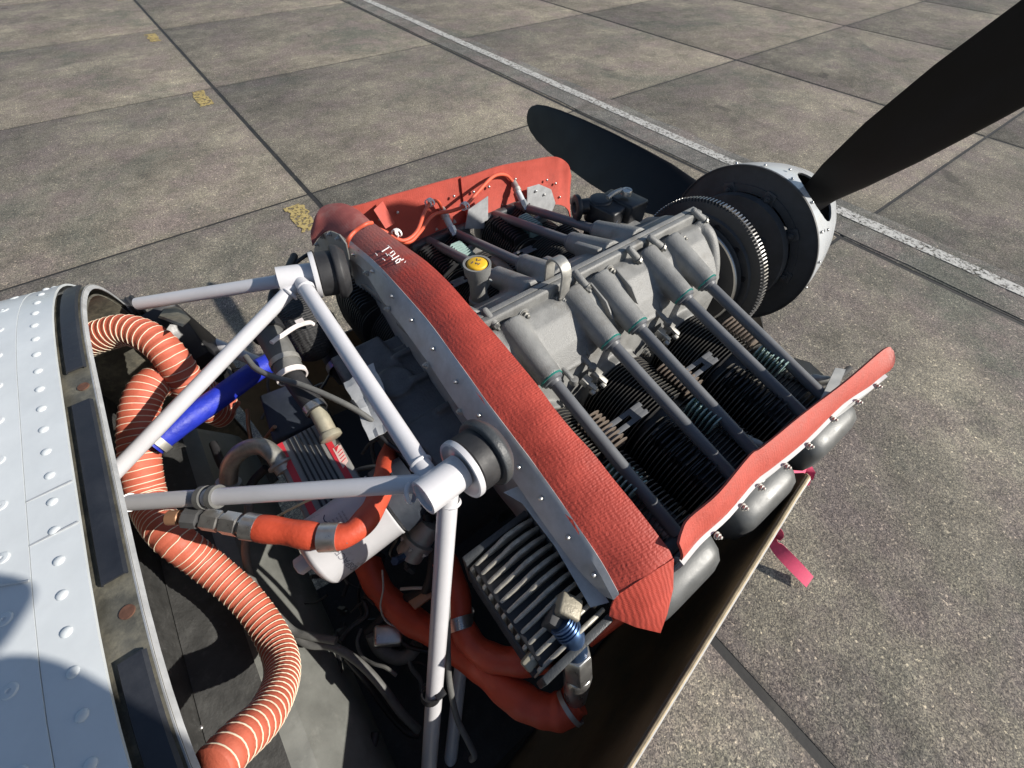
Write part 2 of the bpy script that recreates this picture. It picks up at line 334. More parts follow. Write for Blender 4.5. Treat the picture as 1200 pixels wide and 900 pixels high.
def casting(name, g, mats, parent, voxel=0.004, it=6, fac=0.6):
    """fuse overlapping volumes into one filleted cast body"""
    lo = V([min(v[i] for v in g.v) for i in range(3)]); hi = V([max(v[i] for v in g.v) for i in range(3)]); c = (lo + hi) / 2
    for v in g.v: v -= c
    me = mesh_of(g, name + '_src', [], smooth=False); o = bpy.data.objects.new('tmp', me); COL.objects.link(o)
    md = o.modifiers.new('r', 'REMESH'); md.mode = 'VOXEL'; md.voxel_size = voxel; md.use_smooth_shade = True
    sm = o.modifiers.new('s', 'SMOOTH'); sm.iterations = it; sm.factor = fac
    dg = bpy.context.evaluated_depsgraph_get(); dg.update()
    m2 = bpy.data.meshes.new_from_object(o.evaluated_get(dg)); bpy.data.objects.remove(o)
    m2.name = name; m2.materials.clear()
    for mm in (mats if isinstance(mats, (list, tuple)) else [mats]): m2.materials.append(mm)
    for p in m2.polygons: p.use_smooth = True
    return link(name, m2, c, parent)
def boolean_cut(me, cutters):
    o = bpy.data.objects.new('tmp', me); COL.objects.link(o); tmp = []
    for g in cutters:
        cm = mesh_of(g, 'cut', [], smooth=False); co = bpy.data.objects.new('cut', cm); COL.objects.link(co); tmp.append(co)
        b = o.modifiers.new('b', 'BOOLEAN'); b.operation = 'DIFFERENCE'; b.object = co; b.solver = 'EXACT'
    dg = bpy.context.evaluated_depsgraph_get(); dg.update()
    m2 = bpy.data.meshes.new_from_object(o.evaluated_get(dg)); bpy.data.objects.remove(o)
    for t in tmp: bpy.data.objects.remove(t)
    for p in m2.polygons: p.use_smooth = True
    m2.set_sharp_from_angle(angle=math.radians(35)); return m2

# shared small hardware
def hexbolt_mesh(name, r, h, washer, stud, mats=None):
    g = G(); g.lathe((0, 0, 0), (0, 0, 1), [(0, washer), (h * 0.22, washer), (h * 0.22, r * 0.9)], 16)
    g.lathe((0, 0, h * 0.2), (0, 0, 1), [(0, r), (h * 0.75, r), (h * 0.8, r * 0.85)], 6)
    if stud: g.lathe((0, 0, h), (0, 0, 1), [(0, r * 0.5), (stud, r * 0.5), (stud * 1.1, r * 0.3)], 10)
    return mesh_of(g, name, mats or steel, ang=30)
nutm = mat('shade_darkened_steel_nut', (0.20, 0.195, 0.18), 0.45, 0.55, 0.3, 120)  # steel colour lowered to carry the shade on the nuts
NUT = hexbolt_mesh('nut', 0.0072, 0.008, 0.0095, 0.005, nutm)
SMALLNUT = hexbolt_mesh('small_nut', 0.0042, 0.005, 0.0055, 0.003, mat('plated_small_nut', (0.46, 0.45, 0.42), 0.45, 0.35, 0.2, 120))
def rivet_mesh(name, r, h, m_):
    g = G(); g.lathe((0, 0, -0.001), (0, 0, 1), [(0, r), (0.001, r), (0.001 + h * 0.5, r * 0.85), (0.001 + h * 0.85, r * 0.5), (0.001 + h, 0.0002)], 12); return mesh_of(g, name, m_, ang=60)
RIVET = rivet_mesh('rivet', 0.0038, 0.003, steel)
DOME = rivet_mesh('dome_rivet', 0.0044, 0.0021, skinw)
DARKNUT = hexbolt_mesh('dark_nut', 0.0085, 0.008, 0.011, 0.004, discblk)

# ================================================================ ground
YC, ZC = 0.439, 1.148
g = G(); g.box((0, 0, -0.124), (600, 600, 0.2)); ground = struct(obj('ground', g, slabm[0], smooth=False))
g = G(); g.box((9.75, 9.75, -0.0115), (29.97, 29.97, 0.012)); struct(obj('joint_sealant', g, sealant, smooth=False))
apron = struct(empty('concrete_apron', (0, 0, 0)))
def slab_mesh(i):
    g = G(); g.box((0, 0, 0), (2.966, 2.977, 0.10)); bm_ = mesh_of(g, 'concrete_slab', slabm[i], bev=0.008, seg=2); return bm_
SL = [slab_mesh(i) for i in range(3)]
for i in range(-2, 8):
    for j in range(-2, 8):
        inst('concrete_slab', SL[0], (0.75 + 3 * i + 1.5, 0.75 + 3 * j + 1.5, -0.05 + random.uniform(-0.0012, 0.0)), apron)
g = G(); n = 90
rows = []
for k in range(n + 1):
    y = -5.0 + 28.0 * k / n
    rows.append([(4.30 + random.uniform(-0.02, 0.02), y, 0.004), (4.05, y, 0.008), (3.79 + random.uniform(-0.008, 0.008), y, 0.004)])
g.sheet(rows, 0.02); struct(obj('asphalt_strip', g, concrete('grey_jointing_strip', (0.80, 0.86, 0.98)), smooth=False))
g = G(); rows = [[(4.035 + random.uniform(-.006, .006), -5 + 28 * k / 60, 0.0115), (4.155 + random.uniform(-.006, .006), -5 + 28 * k / 60, 0.0115)] for k in range(61)]
g.sheet(rows, 0.001); struct(obj('white_line', g, whitep, smooth=False))
for y0, ln in ((3.22, 0.42), (6.22, 0.5), (9.1, 0.45), (12.1, 0.45)):
    g = G(); g.sheet([[(0.50 + random.uniform(-.02, .02), y0 + ln * k / 8, 0.004), (0.63 + random.uniform(-.02, .02), y0 + ln * k / 8, 0.004)] for k in range(9)], 0.001)
    struct(obj('yellow_line_mark', g, yellp, smooth=False))

# ================================================================ fuselage front
fus = thing('aircraft_fuselage', (-0.9, YC, 0), 'white riveted aircraft nose skin with dark open firewall at lower left', 'fuselage')
HW, N_, Z0, HH = 0.48, 4.5, 1.0, 0.455
def prof(off=0.0, n=72, a0=-0.98, a1=PI + 0.98, dz=0.0):
    out = []
    for k in range(n + 1):
        t = a0 + (a1 - a0) * k / n; ct, st = math.cos(t), math.sin(t)
        y = math.copysign(abs(ct) ** (2 / N_), ct) * (HW + off); z = math.copysign(abs(st) ** (2 / N_), st) * ((HH if st > 0 else 0.30) + off)
        out.append((YC + y, Z0 + z + dz))
    return out
def band(x0, x1, off0, off1, th, n=72, steps=1):
    g = G(); rows = []
    for i in range(steps + 1):
        t = i / steps; x = x0 + (x1 - x0) * t; off = off0 + (off1 - off0) * t
        rows.append([(x, y, z) for y, z in prof(off, n)])
    g.sheet(rows, th); return g
obj('flange', band(-0.200, -0.240, 0.0, 0.0, 0.004), flange, fus)
obj('flange_inner_wall', band(-0.204, -0.350, -0.012, -0.02, 0.003), flange, fus)
obj('flange_lip', band(-0.1985, -0.2003, -0.006, 0.0005, 0.0015), alu, fus)
sk = obj('edge_band', band(-0.2265, -0.263, 0.010, 0.011, 0.003), skinw, fus)
obj('skin_panel', band(-0.2635, -0.60, 0.0115, 0.03, 0.003, 72, 3), skinw, fus)
obj('skin_panel', band(-0.601, -2.2, 0.032, 0.12, 0.003, 72, 4), skinw, fus)
# rivets along the edge band and screws on the skin behind it
def on_prof(y_, off):
    u = min(0.999, abs((y_ - YC) / (HW + off))); z = Z0 + (HH + off) * (1 - u ** N_) ** (1 / N_)
    e = 1e-3; u2 = min(0.9995, abs((y_ + e - YC) / (HW + off))); z2 = Z0 + (HH + off) * (1 - u2 ** N_) ** (1 / N_)
    return z, V((0, -(z2 - z) / e, 1)).normalized()
def along(step, off, y0=0.0, y1=0.90):
    pts = []; y = y0; 
    while y < y1:
        z, n = on_prof(y, off); pts.append((y, z, n)); y += step * max(0.12, n.z)
    return pts
g = G(); g.lathe((0, 0, -0.0008), (0, 0, 1), [(0, 0.0056), (0.0008, 0.0056), (0.0015, 0.0048), (0.0018, 0.0019), (0.0009, 0.0013)], 16); SCREW = mesh_of(g, 'screw', skinw, ang=35)
for k, (y, z, n) in enumerate(along(0.033, 0.0105, 0.01)):
    inst('rivet', DOME, (-0.2445 + random.uniform(-.0008, .0008), y, z), fus, zrot(n))
for k, (y, z, n) in enumerate(along(0.058, 0.0125, 0.02)):
    inst('screw', SCREW, (-0.281, y, z), fus, zrot(n))
for x in (-0.34, -0.40):
    for k, (y, z, n) in enumerate(along(0.055, 0.0155 + (-.34 - x) * .05, 0.03)): inst('screw', SCREW, (x, y, z + 0.001), fus, zrot(n))
# raised lap seams across the edge band
for y in (0.345, 0.395):
    z, n = on_prof(y, 0.0105); g = G(); g.box((-0.245, y, z), (0.036, 0.0016, 0.0016)); obj('lap_seam', g, alu, fus)
g = G(); zz = on_prof(0.30, 0.0125)[0]; pts = smooth_path([(-0.264, 0.31, on_prof(0.31, .0125)[0]), (-0.30, 0.325, on_prof(0.325, .0145)[0]), (-0.36, 0.335, on_prof(0.335, .0175)[0]), (-0.45, 0.34, on_prof(.34, .022)[0])]); g.tube(pts, 0.001, 6); obj('lap_seam', g, alu, fus)
# rubber pads on the flange
def pad(y0, y1, x0=-0.2025, x1=-0.2232, n=16, jag=0.0):
    g = G(); rows = []
    for k in range(n + 1):
        y = y0 + (y1 - y0) * k / n; z, nn = on_prof(y, 0.0015); base = V((0, y, z))
        rows.append([V((x0, y, z)) + nn * 0.0015, V((x0 - .002, y, z)) + nn * 0.0042, V((x1 + .002, y, z)) + nn * 0.0042, V((x1, y, z)) + nn * 0.0015])
    g.sheet(rows, 0.002); return g
for a, b in ((0.565, 0.79), (0.275, 0.505), (-0.0, 0.205)): obj('rubber_pad', pad(a, b), padrub, fus, ang=50)
for y in (0.535, 0.243):
    z, nn = on_prof(y, 0.0); g = G(); g.cyl((-0.2105, y, z - 0.003), (-0.2105, y, z + 0.0012), 0.0058, seg=18); obj('bolt_hole', g, holem, fus)
# firewall
g = G(); P_ = prof(-0.018, 60); g.prism([(-0.342, y, z) for y, z in P_], (-0.004, 0, 0)); obj('firewall', g, firew, fus, smooth=False)
for y, z in ((0.33, 1.30), (0.26, 1.27), (0.20, 1.20), (0.14, 1.29), (0.36, 1.18), (0.12, 1.14), (0.24, 1.10), (0.10, 1.36), (0.30, 1.36), (0.55, 1.25), (0.60, 1.36)):
    inst('rivet', RIVET, (-0.3415, y, z), fus, V((1, 0, 0)).to_track_quat('Z', 'Y'))
# cross channel low on the firewall
def channel(y0, y1, n=14):
    rows = []
    for k in range(n + 1):
        y = y0 + (y1 - y0) * k / n; b = 0.012 * math.sin(PI * k / n)
        rows.append([(-0.340, y, 1.085 + b), (-0.262, y, 1.062 + b), (-0.246, y, 1.052 + b), (-0.205, y, 0.985 + b), (-0.198, y, 0.97 + b), (-0.196, y, 0.90 + b), (-0.20, y, 0.86 + b), (-0.255, y, 0.84)])
    return rows
g = G(); g.sheet(channel(0.0, 0.80), 0.003); ch = obj('cross_channel', g, beamm, fus, ang=25)
g = G(); g.sheet([[(-0.3405, y, 1.092 + 0.012 * math.sin(PI * y / .8)), (-0.268, y, 1.069 + 0.012 * math.sin(PI * y / .8))] for y in [0.8 * k / 14 for k in range(15)]], -0.003); obj('shelf', g, firew, fus)
g = G(); g.sheet([[(-0.262, y, 0.86), (-0.19, y, 0.83), (-0.06, y, 0.80), (0.02, y, 0.77)] for y in (-0.05, 0.1, 0.2, 0.3, 0.42)], 0.003); obj('lower_tray', g, mat('shade_darkened_tray_sheet', (0.036, 0.036, 0.035), 0.65, 0.1, 0.35, 40, bump=0.3, bscale=260, dirt=(0.085, 0.085, 0.08), dirt_amt=0.2, dscale=50), fus)  # tray colour darkened to paint in the engine's shade
for x, y in ((-0.16, 0.12), (-0.12, 0.2), (-0.09, 0.10), (-0.17, 0.24)): inst('rivet', RIVET, (x, y, 0.825), fus)

# nose leg and wheel, out of sight below
g = G(); g.cyl((-0.10, YC, 0.68), (-0.04, YC, 0.20), 0.028, 0.022, seg=18); g.cyl((-0.04, YC - .09, 0.19), (-0.04, YC + .09, 0.19), 0.016, seg=14); g.box((-0.05, YC - .08, 0.30), (0.03, 0.012, 0.24)); g.box((-0.05, YC + .08, 0.30), (0.03, 0.012, 0.24)); g.box((-0.055, YC, 0.42), (0.04, 0.18, 0.03)); obj('nose_leg', g, mountw, fus, bev=0.002)
g = G(); g.lathe((-0.04, YC - .065, 0.19), (0, 1, 0), [(0.012, 0.08), (0.0, 0.11), (0.004, 0.155), (0.03, 0.186), (0.065, 0.19), (0.10, 0.186), (0.126, 0.155), (0.13, 0.11), (0.118, 0.08)], 40); wl = obj('nose_wheel', g, rubber, fus, ang=50)
# ================================================================ lower cowling
cow = thing('lower_cowling', (0.4, YC, 0.66), 'lower cowling half hanging open under the engine with brown laminate inside', 'cowling')
def cowl_rows(off=0.0):
    rows = []
    for k in range(27):
        t = k / 26; x = -0.195 + 1.27 * t
        yr = -0.131 + 0.1346 * (x if x < 0.58 else 0.58)
        if x > 0.62: yr += 0.75 * (x - 0.62) ** 1.7
        ze = 1.20 - (1.5 * (x - 0.60) if 0.60 < x < 0.82 else (0.33 if x >= 0.82 else 0)); zb = 0.64 + 0.05 * t + (0.4 * (x - 0.8) ** 1.5 if x > 0.8 else 0)
        hw = YC - yr; row = []
        for q in range(33):
            a = PI * q / 32; cy, cz = math.cos(a), math.sin(a)
            y = YC - math.copysign(abs(cy) ** 0.40, cy) * (hw + off); z = ze - (abs(cz) ** 0.55) * (ze - zb + off)
            if y > YC: z = min(z, zb - off + (z - zb + off) * (0.30 / (ze - zb)) if ze - zb > 0.30 else z)
            row.append((x, y, z))
        rows.append(row)
    return rows
g = G(); g.sheet(cowl_rows(0.0), 0.0025); obj('inner_laminate', g, cowlin, cow, ang=60)
g = G(); g.sheet(cowl_rows(0.0062), 0.003); obj('outer_shell', g, cowlout, cow, ang=60)
g = G()
for side in (0, -1):
    g.tube([V(r[side]) + V((0, 0.001 if side else -0.002, 0.001)) for r in cowl_rows(0.003)], 0.0024, 6)
obj('trim_edge', g, cowledge, cow)

g = G(); rr = [[(V(p) + V((0, 0, 0.012))) for p in r[8:25]] for r in cowl_rows(0.0)]; g.sheet(rr, 0.003); obj('floor_shade_sheet', g, rubber, cow, ang=60)  # black sheet added over the cowl floor to stand in for deep shade
# ================================================================ engine
eng = thing('aircraft_engine', (0.5, YC, 0.85), 'grey six cylinder flat aircraft engine with black finned cylinders and pushrod tubes', 'engine')
NX = (0.29, 0.495, 0.70); FX = (0.235, 0.443, 0.65)
NT = (0.257, 0.322, 0.461, 0.531, 0.665, 0.737); FT = (0.20, 0.272, 0.407, 0.476, 0.612, 0.690)
g = G()
pr = [(-.125, 1.00), (-.128, 1.215), (-.112, 1.270), (-.092, 1.298), (-.055, 1.328), (-.028, 1.340), (.028, 1.340), (.055, 1.328), (.092, 1.298), (.112, 1.270), (.128, 1.215), (.125, 1.00)]
g.prism([(0.262, YC + y, z) for y, z in pr], (0.56, 0, 0))
for xs, s in ((NX, -1), (FX, 1)):
    for x in xs: g.cyl((x, YC + s * 0.09, ZC), (x, YC + s * 0.145, ZC), 0.083, seg=32)
for xs, s in ((NT, -1), (FT, 1)):
    for x in xs:
        g.cyl((x, YC + s * 0.018, 1.332), (x, YC + s * 0.134, 1.298), 0.0272, 0.0220, seg=24)
# skirts that flare out between the boss pairs
for x in (0.392, 0.598): g.prism([(x - .035, YC - .075, 1.29), (x - .03, YC - .118, 1.262), (x + .032, YC - .122, 1.262), (x + .035, YC - .075, 1.29)], (0, 0.02, -0.03))
for x in (0.34, 0.545): g.prism([(x - .03, YC + .075, 1.29), (x - .03, YC + .118, 1.262), (x + .032, YC + .122, 1.262), (x + .03, YC + .075, 1.29)], (0, -0.02, -0.03))
# nose
g.lathe((0.80, YC, ZC), (1, 0, 0), [(0, 0.12), (0.03, 0.118), (0.06, 0.10), (0.10, 0.078), (0.135, 0.072)], 32)
g.prism([(0.80, YC - .06, 1.30), (0.845, YC - .02, 1.345), (0.845, YC + .02, 1.345), (0.80, YC + .06, 1.30), (0.80, YC + 0.09, 1.2), (0.80, YC - 0.09, 1.2)], (0.022, 0, 0))
g.tube(smooth_path([(0.835, YC - .012, 1.338), (0.846, YC - .05, 1.315), (0.846, YC - .085, 1.26), (0.836, YC - .105, 1.20)]), 0.016, 12)
g.cyl((0.842, YC - .088, 1.232), (0.868, YC - .094, 1.226), 0.014, 0.011)
# far side front saddle
g.prism([(0.73, YC + .02, 1.335), (0.84, YC + .02, 1.335), (0.90, YC + .06, 1.295), (0.90, YC + .15, 1.25), (0.73, YC + .15, 1.25)], (0, 0, -0.08))
g.box((0.775, YC + .11, 1.27), (0.05, 0.05, 0.05))
g.box((0.25, YC, 1.17), (0.05, 0.24, 0.3))
case = casting('crankcase', g, cast, eng, 0.0030, 3)
# parting flange
for s in (-1, 1):
    g = G(); g.prism([(0.262, YC + s * .0008, 1.325), (0.262, YC + s * .014, 1.325), (0.262, YC + s * .0135, 1.356), (0.262, YC + s * .011, 1.360), (0.262, YC + s * .0008, 1.360)], (0.585, 0, 0)); obj('parting_flange', g, cast, eng, bev=0.0012)
for a_, b_ in (((0.4772, 0.4336, 1.3680), (0.4848, 0.4034, 1.3470)), ((0.6096, 0.4232, 1.3680), (0.6238, 0.4053, 1.3470)), ((0.6696, 0.4246, 1.3680), (0.6923, 0.4036, 1.3470)), ((0.8187, 0.4352, 1.3680), (0.8418, 0.4126, 1.3470)), ((0.2883, 0.4498, 1.3660), (0.2940, 0.4244, 1.3470))):
    a_, b_ = V(a_), V(b_); n = (b_ - a_).normalized(); L = (b_ - a_).length; g = G(); g.lathe(a_, n, [(0, 0.0045), (0.003, 0.0068), (L, 0.0072)], 14); obj('through_stud', g, cast, eng)
    inst('nut', NUT, b_, eng, n.to_track_quat('Z', 'X'))
for p in ((0.3548, 0.4195, 1.3340), (0.4286, 0.4204, 1.3360), (0.5646, 0.4177, 1.3340), (0.7728, 0.4090, 1.3280)):
    g = G(); p = V(p); g.lathe(p + V((0, .012, -.002)), (0, -0.93, 0.36), [(0, 0.014), (0.010, 0.0125), (0.012, 0.0115)], 20); obj('bolt_boss', g, cast, eng)
    inst('nut', NUT, p + V((0, 0.001, 0.002)), eng, V((0, -0.93, 0.36)).to_track_quat('Z', 'X'))
# ribs on the case
for x in (0.50, 0.568):
    g = G(); g.prism([(x, YC - .03, 1.345), (x, YC - .075, 1.33), (x, YC - .10, 1.305), (x, YC - .06, 1.30), (x, YC - .03, 1.32)], (0.004, 0, 0)); obj('case_rib', g, cast, eng, bev=0.001)
for x in (0.36, 0.43, 0.566, 0.632):
    g = G(); g.prism([(x, YC - .10, 1.285), (x, YC - .118, 1.27), (x, YC - .112, 1.262), (x, YC - .09, 1.27)], (0.005, 0, 0)); obj('case_rib', g, cast, eng, bev=0.001)
for x, y in ((0.418, 0.318), (0.37, 0.315), (0.622, 0.312)):
    g = G(); g.tube([(x, y + .02, 1.268), (x + .004, y, 1.262), (x + .006, y - .012, 1.256)], 0.0055, 10); g.cyl((x + .006, y - .014, 1.250), (x + .006, y - .014, 1.262), 0.008, seg=14); obj('case_lug', g, cast, eng, bev=0.0008)
# far side rib blocks
for x in (0.585, 0.50): 
    g = G(); g.box((x, YC + .06, 1.325), (0.014, 0.07, 0.03), Euler((-0.3, 0, 0)).to_matrix()); obj('case_rib', g, cast, eng, bev=0.002)
# lifting eye
g = G(); pts = []
for k in range(19):
    a = PI * k / 18; pts.append((0.0, math.cos(a) * 0.019, 0.034 + math.sin(a) * 0.021))
pts = [(0, 0.019, -0.012)] + pts + [(0, -0.019, -0.022)]
rows = [[V((0.427 + dx, YC - 0.006 + p[1], 1.352 + p[2])) for p in pts] for dx in (0.0, 0.021)]
g.sheet(rows, 0.0045); obj('lifting_eye', g, zinc, eng, bev=0.0008)
inst('nut', SMALLNUT, (0.436, YC - .0275, 1.338), eng, V((0, -1, 0.1)).to_track_quat('Z', 'X'))

# cylinders with fins
def fin_outline(kind, n=40):
    out = []
    for k in range(n):
        t = 2 * PI * k / n; ct, st = math.cos(t), math.sin(t)
        if kind == 'barrel': out.append((0.086 * ct, 0.086 * st))
        else:
            x = math.copysign(abs(ct) ** 0.62, ct) * 0.094; z = math.copysign(abs(st) ** 0.62, st) * 0.082
            if st > 0: z -= 0.020 * math.exp(-(x / 0.022) ** 2)
            out.append((x, z))
    return out
def fin_mesh(kind, th, m_):
    g = G(); o = fin_outline(kind); g.prism([(x, -th / 2, z) for x, z in o], (0, th, 0)); g.mi = [0, 0] + [1] * (len(g.f) - 2); return mesh_of(g, 'cooling_fin', [m_, finrim], ang=35)
FB = fin_mesh('barrel', 0.0015, finmat); FH = fin_mesh('head', 0.0019, finmat)
def towerfin(w, h, th, m_):
    g = G(); g.prism([(-w / 2, -th / 2, 0), (w / 2, -th / 2, 0), (w / 2, -th / 2, h * .8), (w * .3, -th / 2, h), (-w * .3, -th / 2, h), (-w / 2, -th / 2, h * .8)], (0, th, 0)); return mesh_of(g, 'plug_fin', m_)
TG = towerfin(0.040, 0.036, 0.0022, fingreen); TB = towerfin(0.046, 0.03, 0.0022, finmat); TBR = towerfin(0.05, 0.026, 0.0022, brownish); TW = towerfin(0.04, 0.03, 0.0022, finbare)
def cylinder(x, s, near, idx):
    def Y(d): return YC + s * d
    g = G(); g.cyl((x, Y(0.13), ZC), (x, Y(0.30), ZC), 0.070, seg=32); g.box((x, Y(0.365), ZC - .005), (0.13, 0.16, 0.13))
    b = obj('cylinder', g, finmat, eng, bev=0.004)
    d = 0.152
    while d < 0.265: inst('cooling_fin', FB, (x, Y(d), ZC), b); d += 0.0068
    d = 0.278
    while d < 0.418: inst('cooling_fin', FH, (x, Y(d), ZC), b); d += 0.0082
    # spark plug tower, exhaust/intake fins
    ox = 0.030 if near else -0.008
    for k in range(7): inst('plug_fin', TG, (x + ox, Y(0.292 + 0.0088 * k), ZC + 0.070), b)
    for k in range(11): inst('plug_fin', TB, (x - 0.055, Y(0.292 + 0.0102 * k), ZC + 0.062), b)
    for k in range(9): inst('plug_fin', TBR if near else TB, (x + 0.068 - (0 if near else .01), Y(0.20 + 0.0085 * k), ZC + 0.060), b)
    # rocker box and cover
    g = G(); c0 = V((x, Y(0.432), ZC + 0.020)); g.box(c0, (0.172, 0.022, 0.125)); obj('rocker_box', g, castdark, b, bev=0.008, seg=3)
    g = G(); rings = []
    for dd, ins in ((0.443, 0.0), (0.458, 0.0), (0.476, 0.005), (0.488, 0.014), (0.493, 0.028)):
        w, h = 0.083 - ins, 0.052 - ins; r = 0.03; ring = []
        for q in range(32):
            t = 2 * PI * q / 32; ct, st = math.cos(t), math.sin(t)
            ring.append(V((x + math.copysign(abs(ct) ** 0.45, ct) * w, Y(dd), ZC + 0.028 + math.copysign(abs(st) ** 0.5, st) * h)))
        rings.append(ring)
    g.loft(rings); cv = obj('rocker_cover', g, cover, b, ang=50)
    for q in range(3):
        inst('cover_screw', SMALLNUT, (x - 0.055 + 0.055 * q, Y(0.450), ZC + 0.0835), b, V((0, s * 0.3, 1)).to_track_quat('Z', 'X'))
    return b
CY = []
for k, x in enumerate(NX): CY.append(cylinder(x, -1, True, k))
for k, x in enumerate(FX): CY.append(cylinder(x, 1, False, k))
# pushrod tubes with seal rings
def pushtube(x, s, xo):
    a = V((x, YC + s * 0.128, 1.300)); b = V((xo, YC + s * 0.425, 1.226)); n = (b - a).normalized()
    g = G(); g.cyl(a - n * 0.01, b, 0.0108, seg=20); t = obj('pushrod_tube', g, tubegrey, eng, ang=60)
    g = G(); g.lathe(a + n * 0.004, n, [(0, 0.0212), (0.0035, 0.0218), (0.0035, 0.0185)], 28); obj('seal_ring', g, teal if s < 0 else tubegrey, t)
    g = G(); g.lathe(a + n * 0.0075, n, [(0, 0.0196), (0.005, 0.0186), (0.006, 0.0140), (0.011, 0.0122)], 28); obj('collar', g, tubegrey, t)
for k, x in enumerate(NT): pushtube(x, -1, x + (0.0 if k % 2 else 0.004))
for x in FT: pushtube(x, 1, x)
# cylinder hold-down brackets and clips in the gaps on the near side
for x in (0.405, 0.432, 0.612, 0.64):
    for dz in (0,):
        p = V((x, YC - 0.142, 1.238)); g = G(); g.box(p, (0.020, 0.016, 0.012), Euler((0.3, 0.2, 0.3)).to_matrix()); g.box(p + V((0.004, -0.012, -0.006)), (0.010, 0.022, 0.008), Euler((0.5, 0, 0.4)).to_matrix()); g.cyl(p + V((0.0, -0.016, -0.012)), p + V((0.002, -0.024, -0.016)), 0.006, seg=6); obj('hold_down_clip', g, zinc, eng, bev=0.001)
for x in (0.392, 0.598):
    for k, sgn in enumerate((-1, 1)): inst('nut', NUT, (x + sgn * 0.03, YC - 0.148, ZC + 0.065), eng, V((0, -1, 0.2)).to_track_quat('Z', 'X'))
# slotted inter-cylinder baffle plates
def slotplate(x, y, s):
    g = G(); w, l, t = 0.040, 0.11, 0.0016
    R = Euler((s * 0.10, 0.0, 0)).to_matrix(); c = V((x, y, 1.224))
    for dx in (-0.0085, 0.0085): g.box(c + R @ V((0, dx, 0)), (l, 0.009, t), R)
    for dx in (-0.040, 0.035): g.box(c + R @ V((dx, 0, 0)), (0.03, 0.026, t * 0.9), R)
    o = obj('slotted_baffle_plate', g, tubegrey, eng, bev=0.0004)
for x in (0.402, 0.607): slotplate(x, 0.197, 1)
for x in (0.345, 0.548): slotplate(x, 0.69, -1)
# spark plugs on both banks
def plug(a, b, c=None):
    a, b = V(a), V(b); n = (b - a).normalized(); g = G(); L = (b - a).length
    g.lathe(a, n, [(0, 0.0085), (L * .12, 0.0085), (L * .12, 0.0105), (L * .3, 0.0105)], 6); o = obj('spark_plug', g, steel, eng)
    g = G(); g.lathe(a + n * L * .28, n, [(0, 0.0085), (L * .35, 0.0085), (L * .37, 0.0095)], 16); obj('plug_barrel', g, spinw, o)
    g = G(); g.lathe(a + n * L * .63, n, [(0, 0.0105), (L * .12, 0.0105), (L * .14, 0.009), (L * .3, 0.0085), (L * .37, 0.006)], 12); obj('plug_cap', g, zinc, o)
plug((0.4643, 0.8349, 1.2350), (0.4648, 0.8892, 1.2850)); plug((0.6834, 0.8213, 1.2350), (0.6881, 0.8887, 1.2850))
plug((0.5414, 0.0954, 1.2000), (0.5544, 0.0221, 1.2250)); plug((0.7435, 0.0942, 1.2000), (0.7874, 0.0231, 1.2250)); plug((0.3250, 0.0830, 1.2000), (0.3134, 0.0151, 1.2150))
for pts in ([(0.5544, 0.0221, 1.2250), (0.5757, 0.0163, 1.2250), (0.6355, 0.0178, 1.2000)], [(0.7874, 0.0231, 1.2250), (0.8193, 0.0198, 1.2200), (0.9171, 0.0199, 1.1700)]):
    g = G(); g.tube(smooth_path(pts), 0.006, 10); obj('plug_lead_elbow', g, rubber, eng)
# oil filler neck with yellow cap
fil = thing('oil_filler', (0.345, 0.56, 1.22), 'grey oil filler neck with yellow dipstick cap beside the crankcase', 'oil filler')
base = V((0.3447, 0.5506, 1.2620)); top = V((0.3467, 0.5519, 1.3720)); n = (top - base).normalized(); L = (top - base).length
g = G(); g.lathe(base, n, [(0, 0.021), (L * .25, 0.020), (L * .27, 0.017), (L * .62, 0.017), (L * .63, 0.019), (L * .72, 0.0195), (L * .80, 0.0245), (L * .99, 0.0262), (L * .99, 0.0222), (L * .80, 0.0205)], 28, cap=False); obj('neck', g, cast, fil)
g = G(); g.lathe(base + n * (L * .84), n, [(0, 0.0190), (0.016, 0.0190), (0.0175, 0.0182), (0.019, 0.016)], 28); cap = obj('cap', g, yellowp, fil)
g = G(); cc = base + n * (L * .84 + 0.0192)
for dx, dy, w, h, a in ((-.008, .004, .007, .0016, .4), (-.004, -.002, .005, .0015, 1.0), (-.001, -.007, .006, .0015, .2), (.004, .006, .007, .0016, .9), (.007, .002, .005, .0015, -.2), (-.002, -.003, .004, .0015, 2.2)):
    g.box(cc + V((dx, dy, 0)), (w, h, 0.0008), Euler((0, 0, a)).to_matrix())
obj('cap_marking', g, ink, cap)
g = G(); g.prism([(0.3191, 0.5563, 1.2580), (0.3966, 0.5632, 1.2580), (0.4141, 0.4988, 1.2620), (0.3301, 0.4916, 1.2620)], (0, 0, -0.02)); obj('neck_flange', g, cast, fil, bev=0.002)
g = G(); g.cyl((0.3544, 0.5494, 1.3000), (0.3681, 0.5411, 1.3300), 0.0035, seg=8); obj('safety_wire_post', g, zinc, fil)
g = G(); g.prism([(0.4524, 0.6654, 1.2700), (0.4778, 0.6743, 1.2700), (0.4584, 0.5796, 1.2850), (0.4279, 0.5603, 1.2850)], (0, 0, -0.03)); obj('tan_baffle_block', g, mat('tan_block', (0.26, 0.175, 0.125), 0.6, 0.0, 0.35, 60, bump=0.4, bscale=200), eng, bev=0.002)
for pa, pb in (((0.4718, 0.7558, 1.2620), (0.4600, 0.7139, 1.2620)), ((0.6809, 0.7599, 1.2620), (0.6686, 0.7151, 1.2620))):
    g = G(); p0 = V(pa); g.box(p0 + V((0.006, 0.006, -0.034)), (0.040, 0.012, 0.034)); obj('plug_tower_end', g, cast, eng, bev=0.003)
